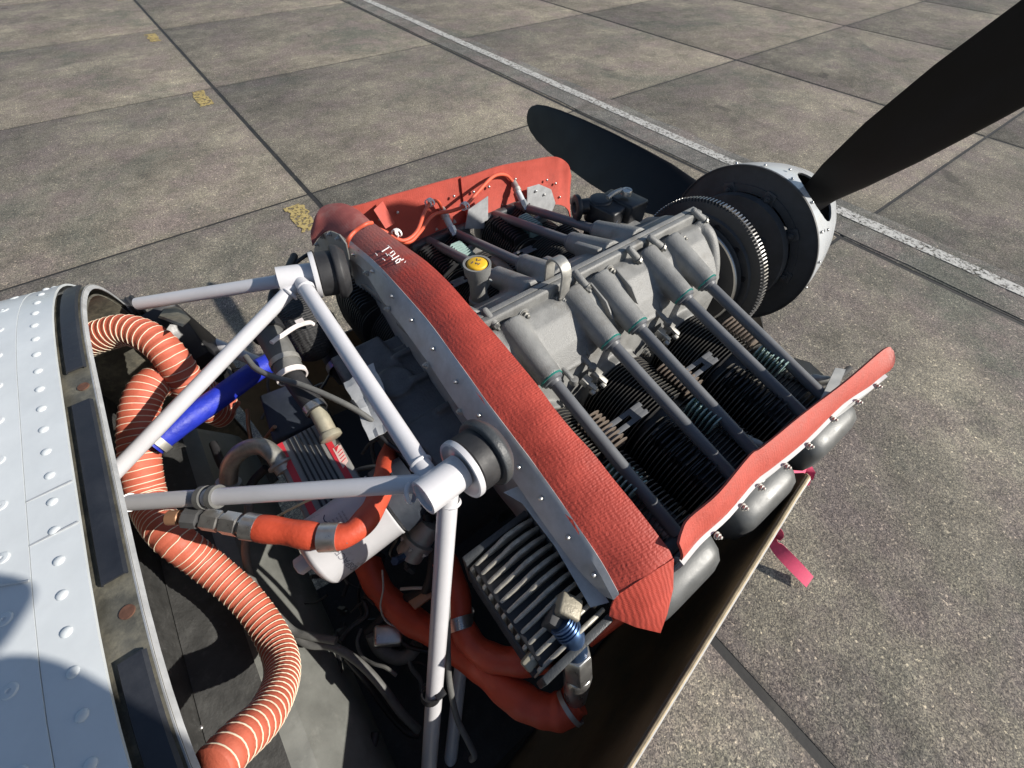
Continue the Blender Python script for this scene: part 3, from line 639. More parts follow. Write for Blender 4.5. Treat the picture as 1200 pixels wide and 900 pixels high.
# prop governor, black, far front
gov = thing('propeller_governor', (0.74, 0.62, 1.24), 'black governor unit with silver cap between crankcase and far propeller blade', 'governor')
g = G(); g.box((0.765, 0.605, 1.280), (0.095, 0.078, 0.10), Euler((0, 0, 0.15)).to_matrix()); g.box((0.80, 0.597, 1.305), (0.07, 0.085, 0.055), Euler((0, 0.1, 0.1)).to_matrix()); g.cyl((0.745, 0.625, 1.28), (0.745, 0.625, 1.335), 0.034, 0.028, seg=24); obj('body', g, blackp, gov, bev=0.006, seg=3)
a = V((0.7443, 0.6321, 1.3150)); b = V((0.7005, 0.6503, 1.3150)); n = (b - a).normalized()
g = G(); g.cyl(a, b, 0.018, seg=20); g.lathe(b, n, [(0, 0.029), (0.008, 0.029), (0.010, 0.026), (0.010, 0.012), (0.006, 0.011)], 28)
w = n.cross(V((0, 0, 1))).normalized(); g.prism([b + V((0, 0, 0.022)), b + w * -0.02 + V((0, 0, -0.022)), b - w * -0.043 + V((0, 0, -0.012)), b - w * -0.046 + V((0, 0, 0.0))], n * 0.006)
obj('drive_flange', g, blackp, gov, bev=0.0015)
g = G(); c = V((0.7958, 0.5954, 1.3520)); g.lathe(c - V((0, 0, .012)), (0, 0, 1), [(0, 0.0125), (0.010, 0.0125), (0.012, 0.0115), (0.012, 0.009), (0.0105, 0.0085)], 20); obj('cap_nut', g, steel, gov)
g = G(); g.tube(smooth_path([(0.7422, 0.6039, 1.3450), (0.7638, 0.6046, 1.3500), (0.7881, 0.6058, 1.3480)]), 0.0055, 10); obj('line_fitting', g, zinc, gov)
g = G(); g.prism([(0.7361, 0.5693, 1.3000), (0.7625, 0.5828, 1.3250), (0.7619, 0.5741, 1.3250), (0.7307, 0.5558, 1.3000)], (0, -0.001, 0)); obj('label_plate', g, filterw, gov)
# accessory casting, sump and intake masses at the rear and below
g = G(); g.box((0.135, YC, 1.11), (0.15, 0.34, 0.26)); g.box((0.13, YC + .02, 1.225), (0.11, 0.22, 0.05)); g.box((0.10, YC + .13, 1.21), (0.10, 0.09, 0.09)); g.cyl((0.05, YC - .08, 1.15), (0.16, YC - .08, 1.15), 0.06); g.cyl((0.12, YC + .05, 1.22), (0.12, YC + .05, 1.262), 0.035); g.box((0.14, YC - .09, 1.235), (0.09, 0.10, 0.04)); g.box((0.09, YC - .02, 1.19), (0.06, 0.07, 0.08))
for yy in (-.05, .03, .10): g.box((0.17, YC + yy, 1.25), (0.05, 0.012, 0.03))
casting('accessory_case', g, mat('blue_grey_casting', (0.085, 0.09, 0.10), 0.5, 0.0, 0.3, 30, bump=0.5, bscale=300, dirt=(0.04, 0.04, 0.04), dirt_amt=0.3, dscale=20), eng, 0.0035, 2)
g = G(); g.box((0.48, YC, 0.93), (0.56, 0.30, 0.17)); g.box((0.42, YC, 0.84), (0.34, 0.22, 0.10)); casting('oil_sump', g, castdark, eng, 0.008, 3)
def pipe(name, pts, r, m_, parent): g = G(); g.tube(smooth_path(pts), r, 14); return obj(name, g, m_, parent)
for x in NX: pipe('exhaust_pipe', [(x - .05, 0.06, 1.08), (x - .05, 0.05, 1.0), (x - .04, 0.10, 0.90), (x - .10, 0.20, 0.82)], 0.024, castdark, eng)
for x in FX: pipe('exhaust_pipe', [(x - .05, 0.82, 1.08), (x - .05, 0.83, 1.0), (x - .04, 0.78, 0.90), (x - .10, 0.68, 0.82)], 0.024, castdark, eng)
for x in NX: pipe('intake_pipe', [(x + .05, 0.08, 1.08), (x + .05, 0.09, 1.02), (x + .03, 0.20, 0.98), (x, 0.33, 0.95)], 0.022, castdark, eng)

# ================================================================ propeller
prop = thing('propeller', (1.13, YC, ZC), 'three bladed black propeller with white spinner and toothed starter ring', 'propeller')
# starter ring gear
g = G(); T = 132; o = []; R0, R1 = 0.1765, 0.1845
ring_o = []
for k in range(T):
    for q, r in ((0.0, R0), (0.18, R0), (0.32, R1), (0.62, R1), (0.76, R0)):
        a = 2 * PI * (k + q) / T; ring_o.append((r * math.cos(a), r * math.sin(a)))
n = len(ring_o); ring_i = [(0.118 * math.cos(math.atan2(y, x)), 0.118 * math.sin(math.atan2(y, x))) for x, y in ring_o]
vs = []; 
for xx in (0.951, 0.966):
    vs += [(xx, YC + y, ZC + z) for y, z in ring_o] + [(xx, YC + y, ZC + z) for y, z in ring_i]
fs = []
for k in range(n):
    k2 = (k + 1) % n
    fs += [(k, k2, n + k2, n + k), (2 * n + k2, 2 * n + k, 3 * n + k, 3 * n + k2), (k2, k, 2 * n + k, 2 * n + k2), (n + k, n + k2, 3 * n + k2, 3 * n + k)]
g.add(vs, fs); g2 = G(); rg = obj('starter_ring_gear', g, discblk, prop, ang=30)
g = G()
for k in range(T):
    a = 2 * PI * (k + 0.47) / T; c = V((0.9585, YC + math.cos(a) * 0.1843, ZC + math.sin(a) * 0.1843)); g.box(c, (0.0155, 0.0030, 0.0016), Matrix.Rotation(a - PI / 2, 3, 'X'))
obj('worn_tooth_crests', g, steel, rg)['kind'] = 'stuff'
g = G(); g.lathe((0.945, YC, ZC), (1, 0, 0), [(0, 0.150), (0.006, 0.153), (0.007, 0.120), (0.02, 0.10), (0.03, 0.06)], 64); obj('support_disc', g, discblk, rg)
for k in range(12):
    a = 2 * PI * k / 12 + .1; g = G(); r = 0.137; g.cyl((0.943, YC + r * math.cos(a), ZC + r * math.sin(a)), (0.9455, YC + r * math.cos(a), ZC + r * math.sin(a)), 0.0075, seg=18); obj('lightening_hole', g, blackp, rg)
g = G(); g.lathe((0.921, YC, ZC), (1, 0, 0), [(0.004, 0.095), (0.002, 0.128), (0.0, 0.130), (0.0, 0.134), (0.004, 0.136), (0.009, 0.126), (0.013, 0.126), (0.018, 0.136), (0.022, 0.134), (0.024, 0.10)], 72); pl = obj('alternator_pulley', g, discblk, prop, ang=30)
g = G(); g.lathe((0.9195, YC, ZC), (1, 0, 0), [(0, 0.1300), (0.0, 0.1345), (0.002, 0.1362), (0.003, 0.1300)], 96, cap=False); obj('pulley_rim', g, steel, pl)
g = G(); g.lathe((0.93, YC, ZC), (1, 0, 0), [(0, 0.055), (0.2, 0.055), (0.2, 0.07), (0.24, 0.07)], 32); obj('crankshaft_flange', g, discblk, prop)
# hub and backplate
g = G(); g.lathe((1.06, YC, ZC), (1, 0, 0), [(0, 0.056), (0.035, 0.060), (0.036, 0.150), (0.055, 0.152), (0.057, 0.125), (0.20, 0.10), (0.26, 0.08), (0.30, 0.05)], 48); hub = obj('hub', g, discblk, prop)
g = G(); seg = 96
def annulus(g, x0, x1, ri, ro, seg=96): g.loft([g.ring((x, YC, ZC), (1, 0, 0), (0, 0, 1), r, seg) for x, r in ((x0, ri), (x0, ro), (x1, ro), (x1, ri), (x0, ri))], cap=False)
annulus(g, 1.128, 1.133, 0.150, 0.2125); annulus(g, 1.1255, 1.128, 0.150, 0.168); bp = obj('spinner_backplate', g, discblk, prop, ang=30)
g = G(); annulus(g, 1.1245, 1.130, 0.2115, 0.2145); obj('backplate_rim', g, discblk, bp)
for k in range(9):
    a = 2 * PI * k / 9 + 0.35; r = 0.157; p = V((1.1235, YC + r * math.cos(a), ZC + r * math.sin(a)))
    g = G(); ct, st = V((0, math.cos(a), math.sin(a))), V((0, -math.sin(a), math.cos(a))); g.prism([p + st * .018 - ct * .012, p - st * .018 - ct * .012, p - st * .013 + ct * .016, p + st * .013 + ct * .016], (0.003, 0, 0)); obj('plate_lug', g, discblk, bp, bev=0.001)
    inst('nut', DARKNUT, p - V((0.0005, 0, 0)), bp, V((-1, 0, 0)).to_track_quat('Z', 'Y'))
for k in range(8):
    a = 2 * PI * k / 8; r = 0.10; inst('hub_bolt', DARKNUT, (1.0955, YC + r * math.cos(a), ZC + r * math.sin(a)), hub, V((-1, 0, 0)).to_track_quat('Z', 'Y'))
# spinner dome with blade cut-outs
SP = [(0.0, 0.2125), (0.04, 0.2070), (0.09, 0.1955), (0.15, 0.178), (0.22, 0.152), (0.30, 0.116), (0.37, 0.072), (0.41, 0.03), (0.415, 0.004)]
g = G(); seg = 72
outer = [g.ring((1.1335 + t, YC, ZC), (1, 0, 0), (0, 0, 1), r, seg) for t, r in SP]; inner = [g.ring((1.1335 + max(t - .003, 0), YC, ZC), (1, 0, 0), (0, 0, 1), max(r - 0.004, 0.001), seg) for t, r in reversed(SP)]
g.loft(outer + inner + [outer[0]], cap=False)
dome = mesh_of(g, 'spinner', spinw, smooth=False)
BL = [math.radians(a) for a in (0.0, 120, 240)]
cuts = []
for a in BL:
    d = V((0, math.cos(a), math.sin(a))); tn = V((0, -math.sin(a), math.cos(a))); c = V((1.220, YC, ZC))
    q = G(); q.prism([c + d * 0.10 + tn * (math.cos(t) * 0.072) * (1 if abs(math.cos(t)) < .99 else 1) + V((math.sin(t) * 0.062, 0, 0)) for t in [2 * PI * k / 20 for k in range(20)]], d * 0.2); cuts.append(q)
sp_o = link('spinner', boolean_cut(dome, cuts), (0, 0, 0), prop)
for k in range(18):
    a = 2 * PI * k / 18 + 0.05
    if min(abs((a - b + PI) % (2 * PI) - PI) for b in BL) < 0.33 and k % 2: pass
    for t, r in ((0.012, 0.2136),):
        nrm = V((0.03, math.cos(a), math.sin(a))); inst('rivet', RIVET, (1.1335 + t, YC + r * math.cos(a), ZC + r * math.sin(a)), sp_o, nrm.to_track_quat('Z', 'X'))
for b in BL:
    for da in (-0.42, 0.42):
        a = b + da; r = 0.2125; inst('rivet', RIVET, (1.175, YC + r * math.cos(a), ZC + r * math.sin(a)), sp_o, V((0.05, math.cos(a), math.sin(a))).to_track_quat('Z', 'X'))
# blades: shank, then a broad scimitar aerofoil with twist
def blade(a):
    d = V((0, math.cos(a), math.sin(a))); tn = V((0, -math.sin(a), math.cos(a))); ax = V((1, 0, 0)); c = V((1.220, YC, ZC)); g = G(); rings = []
    ST = [(0.07, 0.085, 0.085, 62, 0), (0.15, 0.088, 0.080, 58, 0), (0.20, 0.110, 0.056, 52, 0), (0.26, 0.140, 0.040, 46, -.004), (0.36, 0.166, 0.029, 39, -.008), (0.48, 0.176, 0.022, 33, -.010), (0.62, 0.175, 0.017, 28, -.008), (0.76, 0.163, 0.013, 24, -.004), (0.88, 0.145, 0.010, 22, .000), (0.96, 0.122, 0.008, 20.5, .004), (1.01, 0.094, 0.006, 20, .008), (1.038, 0.060, 0.0045, 19.5, .011), (1.05, 0.026, 0.003, 19.5, .013)]
    for r, ch, th, tw, sw in ST:
        b = math.radians(tw); ring = []; e1 = tn * math.cos(b) - ax * math.sin(b) * -1.0; e2 = tn * -math.sin(b) * -1.0 * -1.0 + ax * math.cos(b)
        for q in range(28):
            t = 2 * PI * q / 28; u = math.cos(t); w = math.sin(t)
            if r > 0.18: w *= (0.62 + 0.38 * u) if w > 0 else (0.35 + 0.25 * u)
            ring.append(c + d * r + e1 * (u * ch / 2 + sw) + e2 * (w * th / 2))
        rings.append(ring)
    # refine radially
    out = []
    for i in range(len(rings) - 1):
        for s in range(3): out.append([p.lerp(q, s / 3) for p, q in zip(rings[i], rings[i + 1])])
    out.append(rings[-1]); g.loft(out)
    return obj('blade', g, bladem, prop, ang=60)
for a in BL: blade(a)

# ================================================================ baffles
def rivets(parent, pts, n, me=None, name='rivet'):
    for p in pts: inst(name, me or RIVET, p, parent, V(n).to_track_quat('Z', 'X'))
g = G(); g.lathe((0, 0, -0.004), (0, 0, 1), [(0, 0.0034), (0.0075, 0.0034), (0.009, 0.0028), (0.0105, 0.0014)], 12); PLATERIV = mesh_of(g, 'plate_rivet', steel, ang=40)
rb = thing('rear_baffle', (0.2, YC, 1.15), 'long red rubber sealing strip on riveted aluminium across the rear of the engine', 'engine baffle')
FR = [(0.2569, 0.8172, 1.3620), (0.2640, 0.6508, 1.3800), (0.2658, 0.5459, 1.3900), (0.2605, 0.4412, 1.3910), (0.2575, 0.3467, 1.3850), (0.2527, 0.2601, 1.3750), (0.2491, 0.2041, 1.3660), (0.2514, 0.1513, 1.3570), (0.2501, 0.0879, 1.3440), (0.2491, 0.0154, 1.3270), (0.2466, -0.0064, 1.3200)]
LL = [(0.1957, 0.7931, 1.3450), (0.1988, 0.6692, 1.3600), (0.1949, 0.5592, 1.3700), (0.1922, 0.4685, 1.3720), (0.1846, 0.3694, 1.3700), (0.1803, 0.2874, 1.3600), (0.1793, 0.2268, 1.3500), (0.1795, 0.1807, 1.3400), (0.1777, 0.1171, 1.3250), (0.1741, 0.0477, 1.3080), (0.1688, 0.0073, 1.2950)]
LM = [(0.1774, 0.8005, 1.3120), (0.1883, 0.7336, 1.3260), (0.1746, 0.6068, 1.3340), (0.1692, 0.5101, 1.3370), (0.1644, 0.4238, 1.3350), (0.1589, 0.3348, 1.3260), (0.1569, 0.2509, 1.3160), (0.1595, 0.2002, 1.3070), (0.1576, 0.1302, 1.2930), (0.1585, 0.0587, 1.2790), (0.1652, 0.0173, 1.2700)]
FRs, LLs, LMs = smooth_path(FR, 5), smooth_path(LL, 5), smooth_path(LM, 5)
def bow(a, b, t, h): return a.lerp(b, t) + V((0, 0, h * 4 * t * (1 - t)))
g = G(); rows = []
for k in range(7):
    t = k / 6; rows.append([bow(a, b, t, 0.007) + V((0.0, 0, 0.0009 * math.sin(5 * t + 0.35 * i) + 0.0006 * math.sin(1.1 * i))) for i, (a, b) in enumerate(zip(LLs, FRs))])
g.sheet(rows, -0.003); obj('seal_strip', g, redlong, rb, ang=60)
far_f = [(0.2558, 0.8100, 1.3640), (0.2508, 0.8575, 1.3680), (0.2347, 0.8987, 1.3680), (0.2051, 0.9254, 1.3600), (0.1793, 0.9155, 1.3520), (0.1611, 0.9186, 1.3250)]
far_l = [(0.1951, 0.7862, 1.3470), (0.1957, 0.8040, 1.3470), (0.1928, 0.8325, 1.3450), (0.1834, 0.8686, 1.3380), (0.1642, 0.8862, 1.3220), (0.1443, 0.8899, 1.3050)]
FF, FL = smooth_path(far_f, 4), smooth_path(far_l, 4)
g = G(); g.sheet([[bow(a, b, k / 5, 0.008) for a, b in zip(FL, FF)] for k in range(6)], 0.003); obj('seal_corner', g, reddusty, rb, ang=60)
# hand-lettered marks in white marker on the strip
g = G()
def stroke(pts): g.tube([V(p) for p in pts], 0.0010, 6)
stroke(((0.2184, 0.6712, 1.3820), (0.2358, 0.6763, 1.3820)))
stroke(((0.2357, 0.6813, 1.3820), (0.2371, 0.6704, 1.3820)))
stroke(((0.2217, 0.6623, 1.3820), (0.2212, 0.6547, 1.3820)))
stroke(((0.2279, 0.6577, 1.3820), (0.2365, 0.6610, 1.3820)))
stroke(((0.2365, 0.6610, 1.3820), (0.2353, 0.6522, 1.3820)))
stroke(((0.2353, 0.6522, 1.3820), (0.2243, 0.6476, 1.3820)))
stroke(((0.2242, 0.6572, 1.3820), (0.2256, 0.6435, 1.3820)))
stroke(((0.2214, 0.6387, 1.3820), (0.2379, 0.6423, 1.3820)))
stroke(((0.2234, 0.6295, 1.3820), (0.2306, 0.6335, 1.3820)))
stroke(((0.2306, 0.6335, 1.3820), (0.2367, 0.6321, 1.3820)))
stroke(((0.2229, 0.6253, 1.3820), (0.2295, 0.6250, 1.3820)))
stroke(((0.2295, 0.6250, 1.3820), (0.2355, 0.6330, 1.3820)))
stroke(((0.2343, 0.6276, 1.3820), (0.2398, 0.6282, 1.3820)))
stroke(((0.2356, 0.6174, 1.3820), (0.2417, 0.6206, 1.3820)))
stroke(((0.2067, 0.6734, 1.3820), (0.2069, 0.6668, 1.3820)))
stroke(((0.2097, 0.6521, 1.3820), (0.2111, 0.6449, 1.3820)))
obj('marker_lettering', g, chalk, rb)
# folded end of the strip
g = G(); g.sheet([[bow(LLs[-1], FRs[-1], t, 0.007) + V((0, 0.001, 0.0015)) for t in (0.0, 0.36, 0.72, 1.0)], [(0.1608, 0.0033, 1.2780), (0.1828, -0.0234, 1.2700), (0.2159, -0.0368, 1.2700), (0.2370, -0.0288, 1.2800)], [(0.1573, -0.0020, 1.2600), (0.1803, -0.0312, 1.2400), (0.2035, -0.0554, 1.2300), (0.2235, -0.0459, 1.2400)]], 0.003); obj('folded_end', g, red, rb, ang=70)
g = G(); rows = [[V(p) + V((0.004, 0, 0.004)) for p in LLs], [V(p) + V((-.004, 0, -0.002)) for p in LLs], LMs, [V(p) + V((0.006, 0, -0.012)) for p in LMs], [V(p) + V((0.010, 0, -0.16)) for p in LMs]]
g.sheet(rows, 0.0018); obj('aluminium_plate', g, alu, rb, ang=30)
def lerp_pt(i, t): return V(LLs[i]).lerp(V(LMs[i]), t)
for i in range(2, len(LLs) - 1, 4):
    p = V(LLs[i]).lerp(V(LMs[i]), 0.36); du = (V(LLs[min(i + 1, len(LLs) - 1)]) - V(LLs[i - 1])); nn = du.cross(V(LMs[i]) - V(LLs[i])).normalized(); nn = nn if nn.z > 0 else -nn
    inst('rivet', PLATERIV, p + nn * 0.002, rb, nn.to_track_quat('Z', 'X'))
rivets(rb, [(0.1714, 0.5755, 1.3380), (0.1606, 0.4256, 1.3340), (0.1586, 0.3252, 1.3240), (0.1864, 0.6938, 1.3350)], (-0.8, 0, 0.5), SMALLNUT, 'small_nut')
g = G(); g.sheet([[(0.1417, 0.1963, 1.2900), (0.1541, 0.1694, 1.2850), (0.1548, 0.1003, 1.2750), (0.1449, 0.0189, 1.2620)], [(0.1612, 0.1904, 1.2940), (0.1726, 0.1625, 1.2890), (0.1725, 0.0937, 1.2790), (0.1666, 0.0087, 1.2660)]], -0.002); obj('cooler_bracket', g, alu, rb)
# far rear corner plate
g = G(); PP = [(0.1750, 1.1436, 1.1150), (0.1750, 1.0341, 1.2186), (0.1750, 0.9187, 1.3051), (0.1750, 0.8243, 1.3618), (0.1750, 0.7579, 1.3887), (0.1750, 0.7314, 1.3829), (0.1750, 0.7432, 1.3500), (0.1750, 0.7843, 1.2732), (0.1750, 0.9209, 1.1196), (0.1750, 1.0860, 1.1034)]
g.prism(PP, (0.003, 0, 0)); cp = obj('corner_plate', g, boxgrey, rb, bev=0.0008)
rivets(rb, [(0.1745, 0.9981, 1.2383), (0.1745, 0.8963, 1.3127), (0.1745, 0.8227, 1.3571), (0.1745, 0.7650, 1.3779)], (-1, 0, 0), SMALLNUT, 'small_nut')

nb = thing('side_baffle', (0.5, -0.01, 1.15), 'red rubber sealing strip above the three near rocker covers', 'engine baffle', 'side baffle strips of the engine')
NTp = [(0.2550, 0.0046, 1.3400), (0.2696, 0.0113, 1.3400), (0.2894, 0.0163, 1.3420), (0.3428, 0.0144, 1.3450), (0.4241, 0.0216, 1.3420), (0.4514, 0.0187, 1.3400), (0.5486, 0.0143, 1.3400), (0.6585, 0.0069, 1.3400), (0.7739, 0.0027, 1.3400), (0.7910, -0.0067, 1.3350), (0.7903, -0.0173, 1.3280)]
NBp = [(0.2608, -0.0098, 1.3020), (0.2759, -0.0084, 1.3020), (0.3055, -0.0067, 1.3020), (0.3578, -0.0082, 1.3020), (0.4270, -0.0039, 1.3020), (0.4705, -0.0071, 1.3020), (0.5467, -0.0119, 1.3020), (0.6557, -0.0120, 1.3020), (0.7235, -0.0201, 1.3020), (0.7555, -0.0218, 1.3020), (0.7751, -0.0234, 1.3050)]
T2, B2 = smooth_path(NTp, 4), smooth_path(NBp, 4)
g = G(); g.sheet([[a.lerp(b, k / 4) + V((0, -0.004 * math.sin(PI * k / 4), 0)) for a, b in zip(B2, T2)] for k in range(5)], 0.0032); obj('seal_strip', g, redflat, nb, ang=60)
B3 = [b + V((0, -0.0085, -0.0035)) for b in B2]
g = G(); g.sheet([[b + V((0, -0.0012, -0.0018)) for b in B2], B3, [b + V((0, 0.0, -0.014)) for b in B3], [b + V((0, 0.002, -0.07)) for b in B3]], 0.0014); obj('aluminium_plate', g, cowlout, nb, ang=30)
rivets(nb, [V(p) + V((0, -0.006, -0.003)) for p in ((0.3253, -0.0141, 1.3000), (0.3860, -0.0123, 1.3000), (0.4299, -0.0098, 1.3000), (0.4878, -0.0138, 1.3000), (0.5466, -0.0158, 1.3000), (0.6215, -0.0131, 1.3000), (0.6858, -0.0203, 1.3000), (0.7437, -0.0245, 1.3000))], (0, -0.8, 0.6), SMALLNUT, 'small_nut')
g = G(); g.prism([(0.7047, 0.0125, 1.2400), (0.8005, 0.0344, 1.2400), (0.8120, 0.0206, 1.2400), (0.7231, -0.0013, 1.2400)], (0, 0, 0.003)); g.prism([(0.8745, 0.1094, 1.1500), (0.8519, 0.0787, 1.1800), (0.8106, 0.0197, 1.2000), (0.7974, 0.0354, 1.1800)], (0, 0, 0.002)); obj('front_corner_tab', g, finbare, nb)

fb = thing('side_baffle', (0.58, 0.9, 1.12), 'red rubber sealing strip with rivets along the far side of the engine', 'engine baffle', 'side baffle strips of the engine')
def fstrip(top, y, name, drop=0.14, lean=0.02):
    T = smooth_path(top, 4); g = G(); rows = []
    for k in range(5):
        t = k / 4; rows.append([p + V((0, -lean * t * t - 0.0015 * math.sin(i), -drop * t)) for i, p in enumerate(T)])
    g.sheet(rows, 0.0035); return obj(name, g, redflat, fb, ang=60)
fstrip([(0.2513, 0.9050, 1.3499), (0.3240, 0.9000, 1.3480), (0.4172, 0.9000, 1.3448), (0.5374, 0.9000, 1.3358)], 0.9, 'seal_strip')
fstrip([(0.5316, 0.8950, 1.3353), (0.6401, 0.8950, 1.3319), (0.7469, 0.8950, 1.3201), (0.8293, 0.8950, 1.3072), (0.8659, 0.8950, 1.2929), (0.8956, 0.8950, 1.2682), (0.9151, 0.8950, 1.2304)], 0.89, 'seal_strip', 0.13)
g = G(); g.prism([(0.2918, 0.8750, 1.3440), (0.3191, 0.8850, 1.3502), (0.3290, 0.8700, 1.2999), (0.3026, 0.8600, 1.3017)], (0.002, 0.002, 0)); obj('lap_flap', g, redflat, fb)
rivets(fb, [(0.3519, 0.8930, 1.3086), (0.3058, 0.8930, 1.3078), (0.5035, 0.8880, 1.3017), (0.5591, 0.8840, 1.2969), (0.6067, 0.8840, 1.2955), (0.6930, 0.8840, 1.2900), (0.8049, 0.8820, 1.2554), (0.8392, 0.8820, 1.2353), (0.8561, 0.8760, 1.1913)], (0, -1, 0))
g = G(); g.prism([(0.7180, 0.8600, 1.2204), (0.7156, 0.8600, 1.2699), (0.7576, 0.8600, 1.2665), (0.8038, 0.8600, 1.2378), (0.8256, 0.8600, 1.1898), (0.8121, 0.8600, 1.1621)], (0, 0.002, 0)); obj('aluminium_plate', g, alu, fb)
g = G(); g.prism([(0.5106, 0.8600, 1.2240), (0.5253, 0.8600, 1.2711), (0.5867, 0.8600, 1.2873), (0.5828, 0.8600, 1.1970)], (0, 0.002, 0)); obj('aluminium_plate', g, alu, fb)
rivets(fb, [(0.7449, 0.8580, 1.2521), (0.7774, 0.8580, 1.2320)], (0, -1, 0))
# ignition leads
def hose(name, pts, r, m_, label, cat, group=None, seg=12, n=8):
    g = G(); g.tube(smooth_path(pts, n), r, seg); o = obj(name, g, m_, None, ang=70)
    return tag(o, label, cat, group)
leadm = mat('orange_lead', (0.60, 0.10, 0.05), 0.5)
hose('ignition_lead', [(0.2482, 0.8004, 1.3600), (0.2757, 0.7886, 1.3400), (0.3009, 0.7694, 1.3200), (0.3400, 0.7800, 1.3200), (0.3839, 0.8196, 1.3300), (0.4203, 0.8512, 1.3300), (0.4517, 0.8776, 1.3100), (0.4624, 0.8812, 1.2850)], 0.0042, leadm, 'orange ignition lead running to the spark plug nearest the rear baffle', 'ignition lead', 'ignition leads on the far cylinders')
hose('ignition_lead', [(0.2480, 0.8028, 1.3550), (0.2782, 0.7867, 1.3300), (0.3182, 0.7860, 1.3000), (0.3590, 0.8049, 1.3000), (0.4201, 0.8473, 1.3000), (0.4658, 0.8369, 1.3000), (0.4976, 0.8247, 1.3100), (0.5440, 0.8409, 1.3200), (0.6126, 0.8721, 1.3250), (0.6604, 0.8860, 1.3100), (0.6853, 0.8851, 1.2850)], 0.0042, leadm, 'orange ignition lead arching to the front spark plug by the far strip', 'ignition lead', 'ignition leads on the far cylinders')
hose('ignition_lead', [(0.2485, 0.7752, 1.3780), (0.2315, 0.7661, 1.3850), (0.2088, 0.7677, 1.3780), (0.1896, 0.7617, 1.3700), (0.1876, 0.7938, 1.3300)], 0.0038, leadm, 'thin orange lead looped over the dusty end of the rear seal', 'ignition lead')
for pp, lb in (((0.2927, 0.7779, 1.3350), 'white cable tie gripping two orange leads near the rear seal'), ((0.4902, 0.8207, 1.3100), 'white cable tie holding a lead at the middle of the far strip'), ((0.4129, 0.8454, 1.3330), 'small white cable tie at the top of the rear lead arch')):
    g = G(); p = V(pp)
    for dx in (-.004, .004): g.lathe(p + V((dx, 0, -0.0)), (1, 0.5, 0), [(0, 0.0075), (0, 0.0092), (0.004, 0.0092), (0.004, 0.0075), (0, 0.0075)], 14, cap=False)
    g.box(p + V((0, -0.004, 0.010)), (0.008, 0.006, 0.006)); tag(obj('cable_tie', g, chalk, None), lb, 'cable tie', 'white cable ties on the leads')

# ================================================================ engine mount
mt = thing('engine_mount', (0.0, YC, 0.75), 'white tubular steel engine mount frame joining firewall and engine', 'engine mount')
NN, FN = V((0.064, 0.209, 1.397)), V((0.064, 0.669, 1.397))
def tube_part(a, b, r=0.0128, ra=1.0):
    g = G(); g.cyl(a, b, r, seg=20); return obj('mount_tube', g, mountw, mt, ang=60)
tube_part(V((0.058, 0.222, 1.392)), FN + V((0.004, -0.008, 0)), 0.0120)
tube_part(FN + V((0.002, 0.0, -0.002)), (-0.1750, 0.8512, 1.3375), 0.0110)
tube_part(FN + V((-0.004, -0.010, -0.004)), (-0.2900, 0.5631, 1.2791), 0.0112)
tube_part(NN + V((-0.006, 0.010, -0.004)), (-0.2750, 0.4939, 1.2885), 0.0112)
g = G(); g.lathe((-0.2720, 0.4904, 1.2909), V((-0.3000, 0.5269, 1.2576)) - V((-0.2720, 0.4904, 1.2909)), [(0, 0.0122), (0.006, 0.012), (0.014, 0.007), (0.03, 0.006)], 16); obj('tube_end', g, mountw, mt)
tube_part(NN + V((0.006, -0.004, -0.01)), (-0.235, -0.066, 0.748), 0.0122)
tube_part((0.03, 0.155, 1.02), (-0.235, -0.10, 0.66), 0.0120)
tube_part((-0.1782, 0.9812, 1.1800), (-0.0371, 0.7448, 1.1500), 0.0125)
for c, s in ((NN, 1), (FN, -1)):
    ax = V((0.10, 0.012 if s > 0 else -0.022, -0.014)).normalized()
    g = G(); a = c - ax * 0.026; b = c + ax * 0.028
    g.lathe(a, ax, [(0.004, 0.0165), (0.0, 0.0172), (0.0, 0.0212), (0.054, 0.0212)], 28); g.lathe(a, ax, [(0.002, 0.0172), (0.030, 0.0165), (0.030, 0.0002)], 24, cap=False)
    st = obj('socket', g, mountw, mt, ang=40)
    g = G(); g.lathe(b - ax * 0.002, ax, [(0.006, 0.020), (0.0065, 0.026), (0.004, 0.031), (0.001, 0.034), (0.001, 0.0375), (0.004, 0.0382), (0.008, 0.0382), (0.009, 0.034)], 36); obj('washer', g, mountw, st)
    g = G(); g.lathe(b + ax * 0.008, ax, [(0, 0.035), (0.001, 0.0368), (0.014, 0.0375), (0.028, 0.0368), (0.030, 0.030)], 36); obj('rubber_isolator', g, rubber, st)
    g = G(); g.lathe(b + ax * 0.033, ax, [(0, 0.036), (0.0, 0.0435), (0.002, 0.0450), (0.010, 0.0450), (0.014, 0.042), (0.022, 0.034)], 36); obj('engine_ear', g, castdark if s > 0 else rubber, st, bev=0.002)
def ringband(name, p, n, r, w, m_, parent, th=0.0025):
    g = G(); p = V(p); n = V(n).normalized(); g.lathe(p - n * w / 2, n, [(0, r), (0, r + th), (w, r + th), (w, r), (0, r)], 24, cap=False); return obj(name, g, m_, parent, ang=30)
d = (V((-0.2750, 0.4939, 1.2885)) - (NN + V((-0.006, 0.010, -0.004)))).normalized()
for t in (0.318, 0.300): ringband('pipe_clamp', NN + V((-0.006, 0.010, -0.004)) + d * t, d, 0.0112, 0.008, greyhose, mt, 0.004)
d2 = (V((-0.235, -0.066, 0.748)) - NN).normalized()
ringband('cable_tie', NN + d2 * 0.355, d2, 0.0122, 0.010, blackp, mt, 0.002)
g = G(); p = NN + d2 * 0.355 + V((0.012, -0.008, 0.010)); g.box(p, (0.014, 0.012, 0.012)); obj('tie_head', g, blackp, mt, bev=0.001)

